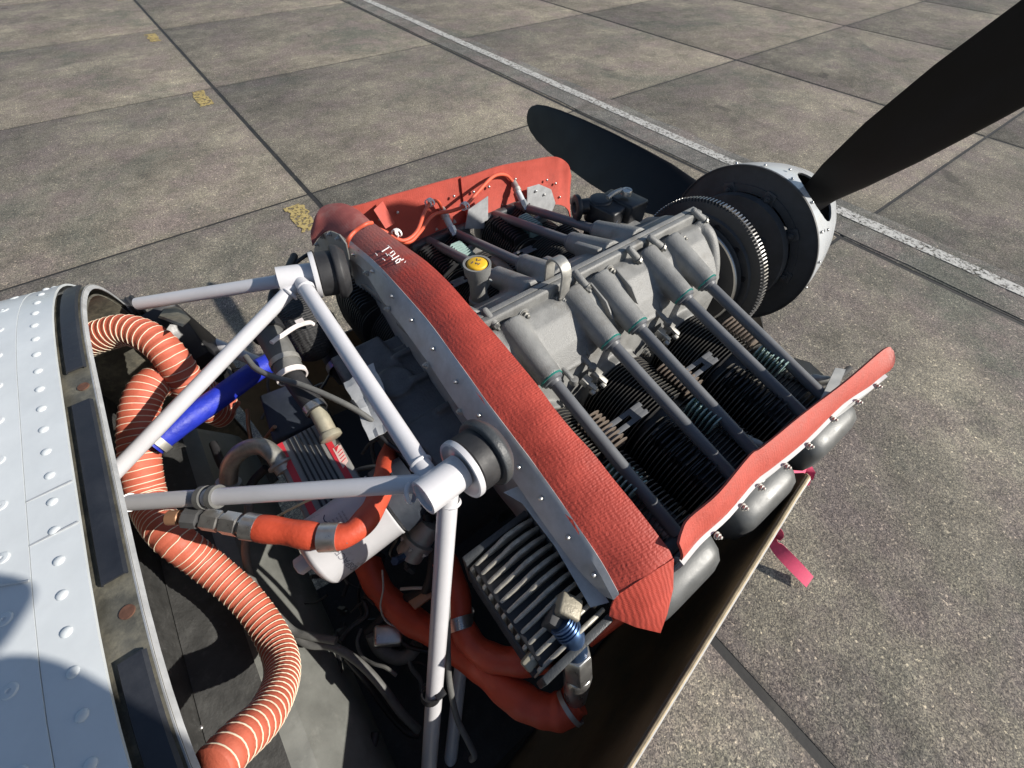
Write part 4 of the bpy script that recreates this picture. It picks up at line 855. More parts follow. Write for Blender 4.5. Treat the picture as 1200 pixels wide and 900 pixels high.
# ================================================================ oil cooler
oc = thing('oil_cooler', (0.108, 0.085, 1.12), 'black finned oil cooler below the near end of the rear seal', 'oil cooler')
g = G(); g.box((0.108, 0.083, 1.175), (0.098, 0.150, 0.105)); obj('core', g, blackp, oc, bev=0.002)
g = G(); poly = [(0.054, 0, 1.115), (0.164, 0, 1.115), (0.164, 0, 1.240), (0.140, 0, 1.252), (0.118, 0, 1.2545), (0.104, 0, 1.249), (0.098, 0, 1.2435), (0.075, 0, 1.235), (0.054, 0, 1.2225)]
g.prism([(x - .108, -0.0028, z - 1.18) for x, y, z in poly], (0, 0.0056, 0)); COOL = mesh_of(g, 'cooler_plate', mat('worn_cooler_plate', (0.40, 0.38, 0.33), 0.45, 0.2, 0.3, 70, bump=0.15, bscale=300, dirt=(0.08, 0.08, 0.075), dirt_amt=0.3, dscale=30), bev=0.0018, seg=2, ang=50)
for k in range(11): inst('cooler_plate', COOL, (0.108, 0.008 + 0.0148 * k, 1.18), oc)
g = G()
for k in range(10):
    y = 0.0108 + 0.0148 * k
    for q in range(16):
        x = 0.060 + 0.0063 * q; g.prism([(x, y, 1.206 + 0.12 * (x - .06)), (x + .003, y + .0046, 1.213 + 0.12 * (x - .06)), (x, y + .0092, 1.206 + 0.12 * (x - .06))], (0.0012, 0, 0))
obj('corrugations', g, finmat, oc, smooth=False)['kind'] = 'stuff'
for z in [1.128 + 0.0105 * k for k in range(9)]:
    g = G(); g.box((0.0528, 0.083, z), (0.003, 0.15, 0.0022)); obj('side_bar', g, discblk, oc, smooth=False)
for y in (-0.004, 0.168):
    g = G(); g.box((0.108, y, 1.18), (0.112, 0.010, 0.12)); obj('end_plate', g, castdark, oc, bev=0.002)
RB = Euler((0.25, 0.0, 0.15)).to_matrix()
g = G(); g.box(V((0.0724, 0.0253, 1.2150)), (0.058, 0.016, 0.014), RB); obj('edge_rail', g, beigep, oc, bev=0.003)
g = G(); g.box(V((0.1225, 0.0369, 1.2520)), (0.028, 0.030, 0.030), Euler((0.3, 0.15, 0.6)).to_matrix()); obj('boss', g, mat('weathered_boss', (0.27, 0.245, 0.19), 0.5, 0.3, 0.25, 60, bump=0.3, bscale=300), oc, bev=0.004, seg=3)
g = G(); g.box(V((0.1051, 0.0352, 1.2420)), (0.026, 0.026, 0.030), Euler((0.3, 0.15, 0.5)).to_matrix()); obj('port_block', g, discblk, oc, bev=0.003)

el = thing('elbow_fitting', (0.11, -0.03, 1.05), 'blue and silver elbow fitting at the lower corner of the oil cooler', 'pipe fitting')
E0, E1, E2, E3, E4 = V((0.1070, 0.0307, 1.2520)), V((0.1102, 0.0116, 1.2400)), V((0.1078, -0.0046, 1.2100)), V((0.1014, -0.0244, 1.1600)), V((0.0883, -0.0453, 1.0980))
g = G(); g.tube(smooth_path([E0, E0.lerp(E1, .6), E1, E1.lerp(E2, .5), E2], 5), 0.0155, 18); obj('blue_elbow', g, anod, el)
g = G(); n = (E1 - E0).normalized()
for k in range(4): g.lathe(E0 + n * (0.002 + 0.0045 * k), n, [(0, 0.0155), (0.001, 0.0175), (0.0025, 0.0175), (0.0035, 0.0155)], 20)
obj('thread', g, anod, el)
n = (E3 - E2).normalized(); g = G(); g.lathe(E2, n, [(0, 0.019), (0.006, 0.0205), ((E3 - E2).length, 0.0205)], 6); g.lathe(E3, (E4 - E3), [(0, 0.018), (0.006, 0.0195), (0.02, 0.0185), ((E4 - E3).length, 0.016)], 20); obj('swivel_nut', g, steel, el, bev=0.0012)

# ================================================================ oil filter
of = thing('oil_filter', (-0.06, 0.31, 1.15), 'white cylindrical oil filter can with printed lettering below the near mount tube', 'oil filter')
A = V((-0.124, 0.318, 1.196)); B = V((0.000, 0.322, 1.206)); n = (B - A).normalized(); RF = 0.0530; L = (B - A).length
g = G(); g.lathe(A, n, [(0, 0.004), (0.0008, 0.022), (0.004, 0.038), (0.010, 0.049), (0.016, RF), (L, RF), (L + .001, RF + .001), (L + .004, RF + .001)], 48); obj('can', g, filterw, of, ang=60)
g = G(); g.lathe(A - n * 0.020, n, [(0, 0.010), (0.002, 0.0135), (0.022, 0.0135)], 6); obj('hex_nut', g, filterw, of, bev=0.001)
g = G(); g.lathe(B + n * 0.005, n, [(0, 0.050), (0.004, 0.056), (0.03, 0.056), (0.034, 0.05), (0.055, 0.049)], 40); obj('base', g, bluegrey, of)
for k in range(5):
    a = 1.0 + 0.5 * k; inst('small_nut', SMALLNUT, B + n * 0.034 + V((0, math.cos(a) * .047, math.sin(a) * .047)), of, (-n).to_track_quat('Z', 'Y'))
def wrap(u, x, r=RF + 0.0003):      # u: angle round the can (rad, 0 = top, + towards near side), x: distance from A
    e1 = V((0, 0, 1)); e1 = (e1 - n * e1.dot(n)).normalized(); e2 = e1.cross(n).normalized()
    if e2.y > 0: e2 = -e2
    return A + n * x + (e1 * math.cos(u) + e2 * math.sin(u)) * r
def text_on_can(body, size, u0, x0, m_, name, flip=1):
    c = bpy.data.curves.new('txt', 'FONT'); c.body = body; c.size = size; c.resolution_u = 3; o = bpy.data.objects.new('tmp', c); COL.objects.link(o)
    dg = bpy.context.evaluated_depsgraph_get(); dg.update(); me = bpy.data.meshes.new_from_object(o.evaluated_get(dg)); bpy.data.objects.remove(o)
    bm = bmesh.new(); bm.from_mesh(me); bmesh.ops.subdivide_edges(bm, edges=[e for e in bm.edges if e.calc_length() > size * .4], cuts=2)
    for v in bm.verts:
        p = wrap(u0 - v.co.x / RF, x0 - v.co.y, RF + 0.0004); v.co = p
    bm.to_mesh(me); bm.free(); c0 = wrap(u0, x0); 
    for v in me.vertices: v.co -= c0
    me.materials.append(m_); return link(name, me, c0, of)
text_on_can('AEROSPACE', 0.0135, 2.10, 0.050, greyprint, 'lettering')
for k in range(5): 
    for q in range(2): text_on_can('nii mnai iinm ani min'[k:k + 16], 0.0042, 0.42 + 0.0, 0.058 + 0.0052 * k, greyprint, 'small_print') if q == 0 else None
g = G()
def draw(pts, r=0.0007): g.tube([wrap(u, x, RF + .0003) for u, x in pts], r, 5)
draw([(0.30 + 0.15 * math.cos(t), 0.040 + 0.0065 * math.sin(t)) for t in [2 * PI * k / 14 for k in range(15)]]); draw([(-0.20 + 0.15 * math.cos(t), 0.026 + 0.0065 * math.sin(t)) for t in [2 * PI * k / 14 for k in range(12)]])
draw([(0.05, 0.034), (0.07, 0.036)], 0.0011); draw([(0.34, 0.041), (0.26, 0.040)], 0.0016); draw([(0.35 - .1 * k, 0.053 + .002 * math.sin(k * 2)) for k in range(8)]); draw([(0.5, 0.044), (0.45, 0.050), (0.36, 0.053)])
obj('ink_doodle', g, ink, of)

# ================================================================ boxes on the firewall side of the engine
ib = thing('ignition_box', (-0.055, 0.435, 1.16), 'grey ribbed box with two red stripes and a warning label', 'ignition box')
g = G(); g.box((-0.055, 0.435, 1.195), (0.094, 0.155, 0.07)); obj('case', g, boxgrey, ib, bev=0.005, seg=3)
for x in (-0.0885, -0.0225): g = G(); g.box((x, 0.435, 1.2305), (0.010, 0.148, 0.0016)); obj('red_stripe', g, boxred, ib)
for k in range(6): g = G(); g.box((-0.0735 + 0.0076 * k, 0.435, 1.2315), (0.0030, 0.146, 0.004)); obj('rib', g, blackp, ib, bev=0.0008)
g = G(); g.prism([(-0.0218, 0.4465, 1.2312), (-0.0083, 0.4503, 1.2312), (-0.0109, 0.4109, 1.2312), (-0.0230, 0.4031, 1.2312)], (0, 0, 0.0006)); lb = obj('warning_label', g, labelp, ib)
g = G(); g.prism([(-0.0195, 0.4461, 1.2320), (-0.0111, 0.4468, 1.2320), (-0.0190, 0.4369, 1.2320)], (0, 0, 0.0005)); obj('warning_triangle', g, boxred, lb)
g = G()
for k in range(4): 
    a, b = V((-0.0183, 0.4334, 1.2320)), V((-0.0096, 0.4367, 1.2320)); dd = V((-0.0206, 0.4082, 1.2320)) - V((-0.0183, 0.4334, 1.2320)); g.tube([a + dd * (k / 4), b + dd * (k / 4)], 0.0006, 5)
obj('label_print', g, boxred, lb)
mb = thing('relay_box', (-0.09, 0.6, 1.1), 'dark blue grey plastic box beside the ribbed hose joint', 'box')
g = G(); g.prism([(-0.0882, 0.6618, 1.2000), (-0.0228, 0.6536, 1.2000), (-0.0219, 0.5402, 1.2000), (-0.1014, 0.5450, 1.2000)], (0, 0, -0.08)); obj('case', g, bluegrey, mb, bev=0.005, seg=3)
g = G(); g.prism([(-0.0187, 0.6456, 1.2050), (0.0026, 0.6400, 1.2050), (0.0033, 0.5426, 1.2050), (-0.0186, 0.5360, 1.2050)], (0, 0, -0.07)); obj('side_module', g, bluegrey, mb, bev=0.003)
for k in range(3): 
    g = G(); t = k * 4; g.tube([V((-0.0193, 0.6506, 1.2030)) + V((0.004 * k, 0, 0)), V((-0.0180, 0.5394, 1.2030)) + V((0.004 * k, 0, 0))], 0.0015, 6); obj('box_rib', g, blackp, mb)
bb = thing('air_box', (-0.2, 0.85, 1.0), 'black plastic air box with round ribbed cap in the far firewall corner', 'air box')
g = G(); g.prism([(-0.2117, 0.8681, 1.3000), (-0.1354, 0.8956, 1.3000), (-0.1335, 0.8335, 1.2000), (-0.1723, 0.8254, 1.2000), (-0.1806, 0.8271, 1.2700)], (0.02, 0, -0.12)); obj('case', g, blackp, bb, bev=0.006, seg=2)
a, b = V((-0.2233, 0.9020, 1.3000)), V((-0.1874, 0.9072, 1.3000)); nn = (b - a).normalized(); g = G(); pf = []
for k in range(5): pf += [(0.008 * k, 0.0195), (0.008 * k + .004, 0.0225), (0.008 * k + .0075, 0.0195)]
g.lathe(a, nn, pf, 24); obj('ribbed_cap', g, rubber, bb)
g = G(); g.lathe(a + V((-.002, 0, 0)) - nn * .004, nn, [(0, 0.012), (0.004, 0.012)], 16); obj('end_ring', g, copper, bb)
br = obj('far_bracket', G().prism([(-0.1500, 0.9720, 1.2477), (-0.1200, 0.7944, 1.3082), (-0.1200, 0.7071, 1.3622), (-0.1600, 0.8206, 1.3194)], (0.003, 0.004, 0)), flange, bb)
sf = thing('heat_shield', (0.03, 0.42, 1.15), 'crumpled silver foil shield under the cross tube of the mount', 'heat shield')
g = G(); rows = []
random.seed(3)
for i in range(9):
    row = []
    for j in range(7):
        u, w = i / 8, j / 6; p = V((0.0465, 0.5258, 1.2750)).lerp(V((0.0325, 0.4010, 1.2650)), u).lerp(V((0.1042, 0.5245, 1.2850)).lerp(V((0.0796, 0.3973, 1.2700)), u), w); row.append(p + V((random.uniform(-.002, .002), random.uniform(-.002, .002), random.uniform(-.004, .004))))
    rows.append(row)
g.sheet(rows, 0.001); obj('foil', g, alu, sf, ang=20)

# ================================================================ ducts and hoses
def scat(name, pts, rf, label, pitch=0.0105):
    P = resample(smooth_path(pts, 10), 0.0015); root = thing(name, P[-1], label, 'air hose', 'orange ribbed air hoses')
    Ltot = 0.0015 * (len(P) - 1); N = len(P)
    def rad(t): 
        ph = (t * Ltot / pitch) % 1.0; return rf(t) * (1 - 0.055 * (1 - abs(2 * ph - 1)) ** 1.2 )
    g = G(); g.tube(P, rad, 22); obj('duct', g, scatm, root, ang=80)
    g = G(); cnt = int(Ltot / pitch); u = None; rp = []
    for i in range(N):
        t = (P[min(i + 1, N - 1)] - P[max(i - 1, 0)]).normalized(); u = t.orthogonal().normalized() if u is None else (u - t * u.dot(t)).normalized(); w = t.cross(u)
        s = i * 0.0015; turns = s / pitch
        for q in range(3):
            a = 2 * PI * (turns + q / 3 * 0.0015 / pitch); rp.append(P[i] + (t * (q / 3 * 0.0015)) + (u * math.cos(a) + w * math.sin(a)) * (rf(i / (N - 1)) * 0.985))
    # reduce: helix sampled about 30 points a turn
    step = max(1, int(pitch / 0.0005 / 26)); hp = rp[::step]
    g.tube(hp, 0.00085, 5); obj('spiral_cord', g, cord, root, ang=80)
    return root
scat('air_hose', [(-0.2892, 0.8573, 1.3000), (-0.2488, 0.8346, 1.3150), (-0.2052, 0.8076, 1.3250), (-0.1767, 0.7655, 1.3150), (-0.1697, 0.7324, 1.2850), (-0.1747, 0.7163, 1.2400), (-0.1799, 0.7188, 1.1800), (-0.1692, 0.7255, 1.1300)], lambda t: 0.0272, 'short orange ribbed air hose arching out of the far firewall corner')
scat('air_hose', [(-0.1587, 0.7279, 1.1300), (-0.1721, 0.7510, 1.1800), (-0.1870, 0.7377, 1.2350), (-0.2077, 0.7361, 1.2600), (-0.2311, 0.7142, 1.2650), (-0.2571, 0.6730, 1.2500), (-0.2815, 0.6129, 1.2200), (-0.2965, 0.5584, 1.1900), (-0.2720, 0.4671, 1.2103), (-0.2580, 0.4223, 1.1675), (-0.2350, 0.3509, 1.1328), (-0.2220, 0.2772, 1.1237), (-0.2150, 0.2170, 1.1572), (-0.2200, 0.1671, 1.2288), (-0.2350, 0.1467, 1.2817), (-0.2500, 0.1340, 1.3060)], lambda t: 0.0280 - 0.0055 * min(1, max(0, (t - 0.3) / 0.4)), 'long orange ribbed air hose snaking down the dark firewall')
hose('blue_hose', [(-0.2498, 0.6167, 1.2450), (-0.1992, 0.6354, 1.2450), (-0.1434, 0.6619, 1.2350), (-0.0747, 0.7014, 1.2200), (-0.0410, 0.7190, 1.2100)], 0.0195, bluem, 'blue sleeved hose slanting beneath the diagonal mount tube', 'hose')
bh = bpy.data.objects['blue_hose']; ringband('end_band', (-0.2396, 0.6188, 1.2450), V((-0.1992, 0.6354, 1.2450)) - V((-0.2421, 0.6187, 1.2450)), 0.0196, 0.012, zinc, bh, 0.0012)
h1 = thing('fuel_hose', (-0.1492, 0.3612, 1.2800), 'bright orange fire sleeved hose with metal clamp crossing the white filter', 'hose')
p1 = [(-0.1450, 0.3530, 1.2850), (-0.1187, 0.3274, 1.2850), (-0.0940, 0.3017, 1.2850), (-0.0709, 0.2814, 1.2850), (-0.0467, 0.2742, 1.2850), (-0.0175, 0.2865, 1.2800), (0.0070, 0.3150, 1.2650), (0.0301, 0.3588, 1.2350), (0.0513, 0.4141, 1.1800), (0.0763, 0.4781, 1.1000)]
g = G(); g.tube(smooth_path(p1, 8), lambda t: 0.0165 + 0.0008 * math.sin(40 * t) + (0.001 if t < .25 else 0), 18); obj('fire_sleeve', g, sleeve, h1, ang=80)
c = V((-0.0751, 0.2853, 1.2850)); nn = (V((-0.0629, 0.2781, 1.2850)) - V((-0.0865, 0.2946, 1.2850)))
ringband('band_clamp', c, nn, 0.0172, 0.024, steel, h1, 0.0015)
for k in range(8):
    g = G(); a = 2.2; q = c - nn.normalized() * 0.009 + nn.normalized() * (0.0026 * k) + V((0.006, -0.0165, 0.004)); g.box(q, (0.001, 0.002, 0.010), Euler((0.6, 0, 0.6)).to_matrix()); obj('clamp_slot', g, blackp, h1)
F_ = [V((-0.2323, 0.4295, 1.3000)), V((-0.2153, 0.4181, 1.3000)), V((-0.1973, 0.4039, 1.2950)), V((-0.1788, 0.3864, 1.2900)), V((-0.1601, 0.3674, 1.2880)), V((-0.1432, 0.3516, 1.2850))]
for i, (r0, sg, m_, nm) in enumerate(((0.0095, 16, copper, 'brass_nipple'), (0.014, 8, discblk, 'black_collar'), (0.0145, 6, steel, 'hex_fitting'), (0.0155, 6, steel, 'hex_fitting'), (0.0175, 20, steel, 'end_ferrule'))):
    g = G(); a, b = F_[i], F_[i + 1]; nn = b - a; g.lathe(a, nn, [(0, r0 * .8), (0.002, r0), (nn.length * .8, r0), (nn.length * .86, r0 * .8), (nn.length * 1.02, r0 * .8)], sg); obj(nm, g, m_, h1, ang=30)
h2 = thing('oil_hose', (0.0746, -0.0518, 1.0850), 'dark red fire sleeved hose sweeping down to the elbow under the oil cooler', 'hose')
p2 = [(-0.0716, 0.3415, 1.0300), (-0.0772, 0.2816, 1.0100), (-0.0583, 0.2088, 1.0000), (-0.0255, 0.1431, 1.0200), (-0.0002, 0.0755, 1.0500), (0.0177, 0.0147, 1.0650), (0.0418, -0.0292, 1.0750), (0.0660, -0.0476, 1.0800), (0.0891, -0.0481, 1.0880)]
g = G(); g.tube(smooth_path(p2, 8), lambda t: 0.0232 + 0.0012 * math.sin(31 * t) + 0.0007 * math.sin(77 * t), 20); obj('fire_sleeve', g, sleeve, h2, ang=80)
ringband('wire_clamp', (0.0752, -0.0510, 1.0860), V((0.0891, -0.0481, 1.0880)) - V((0.0660, -0.0476, 1.0800)), 0.0235, 0.007, zinc, h2, 0.0015)
h3 = thing('oil_hose', (0.0475, 0.0495, 1.0600), 'dark red hose with steel clamp descending behind the near mount leg', 'hose')
p3 = [(0.0372, 0.2224, 1.1200), (0.0302, 0.1761, 1.1000), (0.0080, 0.1269, 1.0850), (0.0131, 0.0805, 1.0800), (0.0424, 0.0433, 1.0900), (0.0843, 0.0144, 1.1000), (0.0996, 0.0059, 1.1200)]
g = G(); g.tube(smooth_path(p3, 8), lambda t: 0.0200 + 0.001 * math.sin(37 * t), 18); obj('fire_sleeve', g, sleeve, h3, ang=80)
ringband('band_clamp', (0.0074, 0.1330, 1.0870), V((0.0016, 0.1171, 1.0850)) - V((0.0146, 0.1511, 1.0900)), 0.0208, 0.018, steel, h3, 0.0012)
g = G(); g.tube(smooth_path([(0.0847, 0.0173, 1.1200), (0.1052, 0.0138, 1.1300), (0.1126, -0.0055, 1.1100)]), 0.013, 14); obj('pipe_end', g, zinc, h3)
tag(obj('drain_hose', G().tube(smooth_path([(0.1502, -0.0082, 1.1000), (0.1866, -0.0122, 1.1200), (0.2139, -0.0155, 1.1400)]), 0.0085, 12), sleeve), 'thin bright red hose emerging beside the folded seal end', 'hose')

rj = thing('breather_hose', (-0.0147, 0.6198, 1.2700), 'grey black ribbed breather hose with steel clamps and tan end pipe', 'hose')
q = [V((-0.0161, 0.6901, 1.3100)), V((-0.0158, 0.6325, 1.3000)), V((-0.0187, 0.5834, 1.2850)), V((-0.0172, 0.5529, 1.2800)), V((-0.0139, 0.5220, 1.2700)), V((-0.0127, 0.5039, 1.2650)), V((-0.0147, 0.4592, 1.2450))]
g = G(); g.tube(smooth_path(q[:3], 6), 0.023, 18); obj('grey_sleeve', g, greyhose, rj); g = G(); g.tube(smooth_path(q[2:6], 6), 0.0175, 18); obj('rubber_hose', g, rubber, rj)
g = G(); g.tube(smooth_path([q[4], q[5], q[6]], 6), 0.0135, 16); obj('tan_pipe', g, beigep, rj); g = G(); g.lathe(q[6] - (q[6] - q[5]).normalized() * .008, q[6] - q[5], [(0, 0.0165), (0.003, 0.018), (0.010, 0.018), (0.012, 0.014)], 20); obj('pipe_bead', g, beigep, rj)
ringband('band_clamp', q[1].lerp(q[2], .45), q[2] - q[1], 0.0235, 0.010, zinc, rj, 0.0015); ringband('white_clamp', q[2], q[2] - q[1], 0.0225, 0.009, chalk, rj, 0.003); ringband('band_clamp', q[4].lerp(q[5], .6), q[5] - q[4], 0.0165, 0.012, steel, rj, 0.002)
ringband('cap_lip', q[0].lerp(q[1], .1), q[1] - q[0], 0.022, 0.02, rubber, rj, 0.006)
bd = thing('air_duct', (0.0418, 0.7599, 1.2200), 'black knitted air duct with white strap under the far mount tube', 'duct')
g = G(); P_ = resample(smooth_path([(0.0661, 0.8287, 1.2400), (0.0486, 0.7565, 1.2500), (0.0415, 0.7114, 1.2350), (0.0369, 0.7059, 1.2000)], 10), 0.003); g.tube(P_, lambda t: 0.042 * (1 - 0.25 * max(0, t - .55) - 0.9 * max(0, t - .88)) + 0.0006 * math.sin(190 * t), 24); obj('duct', g, mat('knitted_black_duct', (0.03, 0.03, 0.031), 0.7, 0.0, 0.3, 60, weave=0.6, wscale=420, bump=0.3, bscale=260), bd, ang=80)
g = G(); g.tube(smooth_path([(-0.0199, 0.6314, 1.3250), (0.0029, 0.6453, 1.3200), (0.0297, 0.6640, 1.3100), (0.0513, 0.6780, 1.2950), (0.0569, 0.6810, 1.2850)]), 0.0042, 8); g.box((0.0378, 0.6713, 1.3080), (0.014, 0.012, 0.008)); obj('strap', g, chalk, bd)
g = G(); g.tube(smooth_path([(0.0861, 0.8237, 1.1700), (0.0775, 0.7310, 1.1700), (0.0762, 0.6819, 1.1600), (0.0792, 0.6661, 1.1300)]), 0.033, 20); obj('rear_duct', g, blackp, bd)
ringband('band_clamp', (0.0747, 0.6741, 1.1600), V((0.0752, 0.6606, 1.1500)) - V((0.0779, 0.7085, 1.1650)), 0.0335, 0.014, steel, bd, 0.002)
uo = thing('bent_pipe', (-0.1896, 0.5568, 1.1500), 'tarnished silver U shaped pipe beside the ribbed grey box', 'pipe')
up_ = [V((-0.1915, 0.5346, 1.1700)), V((-0.1717, 0.5427, 1.2000)), V((-0.1419, 0.5374, 1.2250)), V((-0.1141, 0.5194, 1.2350)), V((-0.1022, 0.4927, 1.2350)), V((-0.1007, 0.4732, 1.2250))]
g = G(); g.tube(smooth_path(up_, 7), 0.0138, 18); obj('pipe', g, mat('tarnished_silver_pipe', (0.36, 0.35, 0.31), 0.42, 0.55, 0.3, 40, dirt=(0.22, 0.17, 0.11), dirt_amt=0.3, dscale=50), uo, ang=70)
for a, b in ((up_[1], up_[0]), (up_[4], up_[5])):
    g = G(); nn = (b - a).normalized(); g.lathe(b - nn * 0.004, nn, [(0, 0.0125), (0.001, 0.019), (0.005, 0.0195), (0.007, 0.014), (0.016, 0.013)], 20); obj('end_flange', g, zinc, uo)
for k, (nm, pts, r, m_, lab, cat) in enumerate((
    ('control_cable', [(-0.0644, 0.6377, 1.3150), (-0.0590, 0.6013, 1.3150), (-0.0407, 0.5653, 1.3150), (-0.0154, 0.5338, 1.3100), (0.0135, 0.4916, 1.3000), (0.0401, 0.4515, 1.2800), (0.0612, 0.4124, 1.2500)], 0.0048, greyhose, 'grey control cable draped over the ribbed hose joint', 'cable'),
    ('signal_wire', [(-0.1275, 0.3640, 1.2700), (-0.1055, 0.3601, 1.2750), (-0.0757, 0.3536, 1.2800), (-0.0485, 0.3440, 1.2800), (-0.0235, 0.3436, 1.2700)], 0.0018, yellowwire, 'thin cream wire curving under the near mount tube', 'wire'),
    ('black_cable', [(0.0415, 0.8555, 1.2800), (0.0728, 0.8906, 1.2700), (0.1131, 0.9132, 1.2700), (0.1424, 0.9090, 1.2800)], 0.0042, blackp, 'black cable hanging behind the far mount node', 'cable'),
    ('black_cable', [(0.0061, 0.7694, 1.2800), (0.0252, 0.8104, 1.2850), (0.0446, 0.8210, 1.2900), (0.1070, 0.9333, 1.2700)], 0.0080, rubber, 'thick black cable looping up beside the far mount node', 'cable'),
    ('conduit', [(-0.1620, 0.4415, 1.2200), (-0.1844, 0.4221, 1.1900), (-0.2101, 0.4078, 1.1500), (-0.2311, 0.3773, 1.0900), (-0.2193, 0.3059, 1.0500), (-0.1971, 0.2738, 1.0500), (-0.1648, 0.2402, 1.0500)], 0.0062, greyhose, 'grey braided conduit running down beside the long orange hose', 'cable'),
    ('drain_tube', [(-0.2254, 0.3123, 1.0400), (-0.2059, 0.2683, 1.0400), (-0.1746, 0.2386, 1.0400), (-0.1544, 0.1987, 1.0200), (-0.1418, 0.1486, 1.0000), (-0.1381, 0.1043, 0.9700), (-0.1325, 0.0715, 0.9300)], 0.0068, greyhose, 'grey drain tube snaking across the pale cross channel', 'tube'),
    ('black_cable', [(-0.1721, 0.2233, 1.0000), (-0.1647, 0.1750, 0.9700), (-0.1617, 0.1223, 0.9300), (-0.1525, 0.0815, 0.9000), (-0.1384, 0.0650, 0.9000)], 0.0055, blackp, 'black cable lying on the tray below the pale channel', 'cable'),
    ('black_cable', [(-0.1866, 0.1094, 0.9500), (-0.1966, 0.0982, 0.9500), (-0.2170, 0.0929, 0.9500), (-0.2329, 0.0836, 0.9500)], 0.007, rubber, 'black rubber lead curling over the lower end of the pale channel', 'cable'),
    ('drain_tube', [(-0.1239, 0.2338, 0.9800), (-0.1265, 0.2091, 0.9600), (-0.1133, 0.1839, 0.9500), (-0.0927, 0.1714, 0.9500), (-0.0688, 0.1733, 0.9600)], 0.012, greyhose, 'short grey elbow tube low beside the near mount leg', 'tube'),
    ('ribbed_cable', [(0.0371, 0.1801, 1.3000), (0.0097, 0.1490, 1.2100), (-0.0300, 0.1020, 1.1200), (-0.0467, 0.0788, 1.0800), (-0.0634, 0.0410, 1.0400), (-0.0671, 0.0082, 1.0200), (-0.0690, -0.0117, 1.0100), (-0.0766, -0.0127, 1.0000)], 0.0045, greyhose, 'ribbed grey cable tied along the near mount leg', 'cable'),
    ('black_cable', [(-0.0967, 0.2248, 0.9800), (-0.0861, 0.1851, 0.9700), (-0.0666, 0.1589, 0.9700), (-0.0271, 0.1252, 0.9600)], 0.004, blackp, 'thin black cable under the dark red hose', 'cable'),
    ('black_cable', [(-0.1093, 0.2907, 1.0000), (-0.1167, 0.2636, 0.9900), (-0.1471, 0.2615, 0.9900), (-0.1710, 0.2504, 1.0000)], 0.0045, blackp, 'thin black cable behind the white filter end', 'cable'),
    ('thin_wire', [(-0.0539, 0.2824, 1.0800), (-0.0680, 0.2614, 1.0600), (-0.0879, 0.2468, 1.0300), (-0.0914, 0.2256, 1.0000), (-0.0675, 0.1959, 0.9900)], 0.0016, finbare, 'thin silver wire hanging under the white filter', 'wire'),
    ('thin_wire', [(-0.0448, 0.2490, 1.0400), (-0.0198, 0.2264, 1.0600), (-0.0030, 0.2120, 1.0600), (0.0135, 0.2028, 1.0600)], 0.0028, finbare, 'short silver wire beside the near mount leg', 'wire'))):
    hose(nm, pts, r, m_, lab, cat)
g = G(); g.prism([(-0.0440, 0.2182, 1.0600), (-0.0065, 0.2146, 1.0600), (-0.0051, 0.2001, 1.0600), (-0.0407, 0.2011, 1.0600)], (0, 0, -0.008)); tag(obj('copper_bracket', g, copper, None, bev=0.001), 'small tan metal bracket behind the near mount leg', 'bracket')
g = G(); g.box(V((-0.1040, 0.2153, 0.9700)), (0.05, 0.035, 0.035), Euler((0, 0.2, -0.5)).to_matrix()); tag(obj('fuel_strainer', g, steel, None, bev=0.006, seg=3), 'small silver strainer body low beside the grey elbow tube', 'strainer')
# ribbons
def ribbon(pts, w, label, tw):
    P = smooth_path(pts, 8); g = G(); N = len(P); rows = [[], []]
    for i, p in enumerate(P):
        t = (P[min(i + 1, N - 1)] - P[max(i - 1, 0)]).normalized(); a = tw[0] + (tw[1] - tw[0]) * i / (N - 1); u = V((0, 0, 1)).cross(t).normalized(); v = t.cross(u); d = u * math.cos(a) + v * math.sin(a); ww = w * min(1.0, 0.35 + i / 14)
        rows[0].append(p - d * ww / 2); rows[1].append(p + d * ww / 2)
    g.sheet(rows, 0.0012); return tag(obj('streamer', g, pink, None, ang=80), label, 'streamer', 'pink streamers under the cowling')
ribbon([(0.88, 0.08, 0.655), (1.02, -0.06, 0.42), (1.1893, -0.1912, 0.1700), (1.1844, -0.2180, 0.1200), (1.1836, -0.2562, 0.1000), (1.1960, -0.3255, 0.0700), (1.2144, -0.4081, 0.0300)], 0.055, 'long twisted pink streamer trailing on the concrete beside the cowling', (2.6, 0.25))
ribbon([(0.98, 0.16, 0.69), (1.10, 0.02, 0.55), (1.3102, -0.0940, 0.4200), (1.3287, -0.1153, 0.3600), (1.3331, -0.1374, 0.3000)], 0.07, 'short pink streamer end peeking out between two rocker covers', (0.3, 0.8))

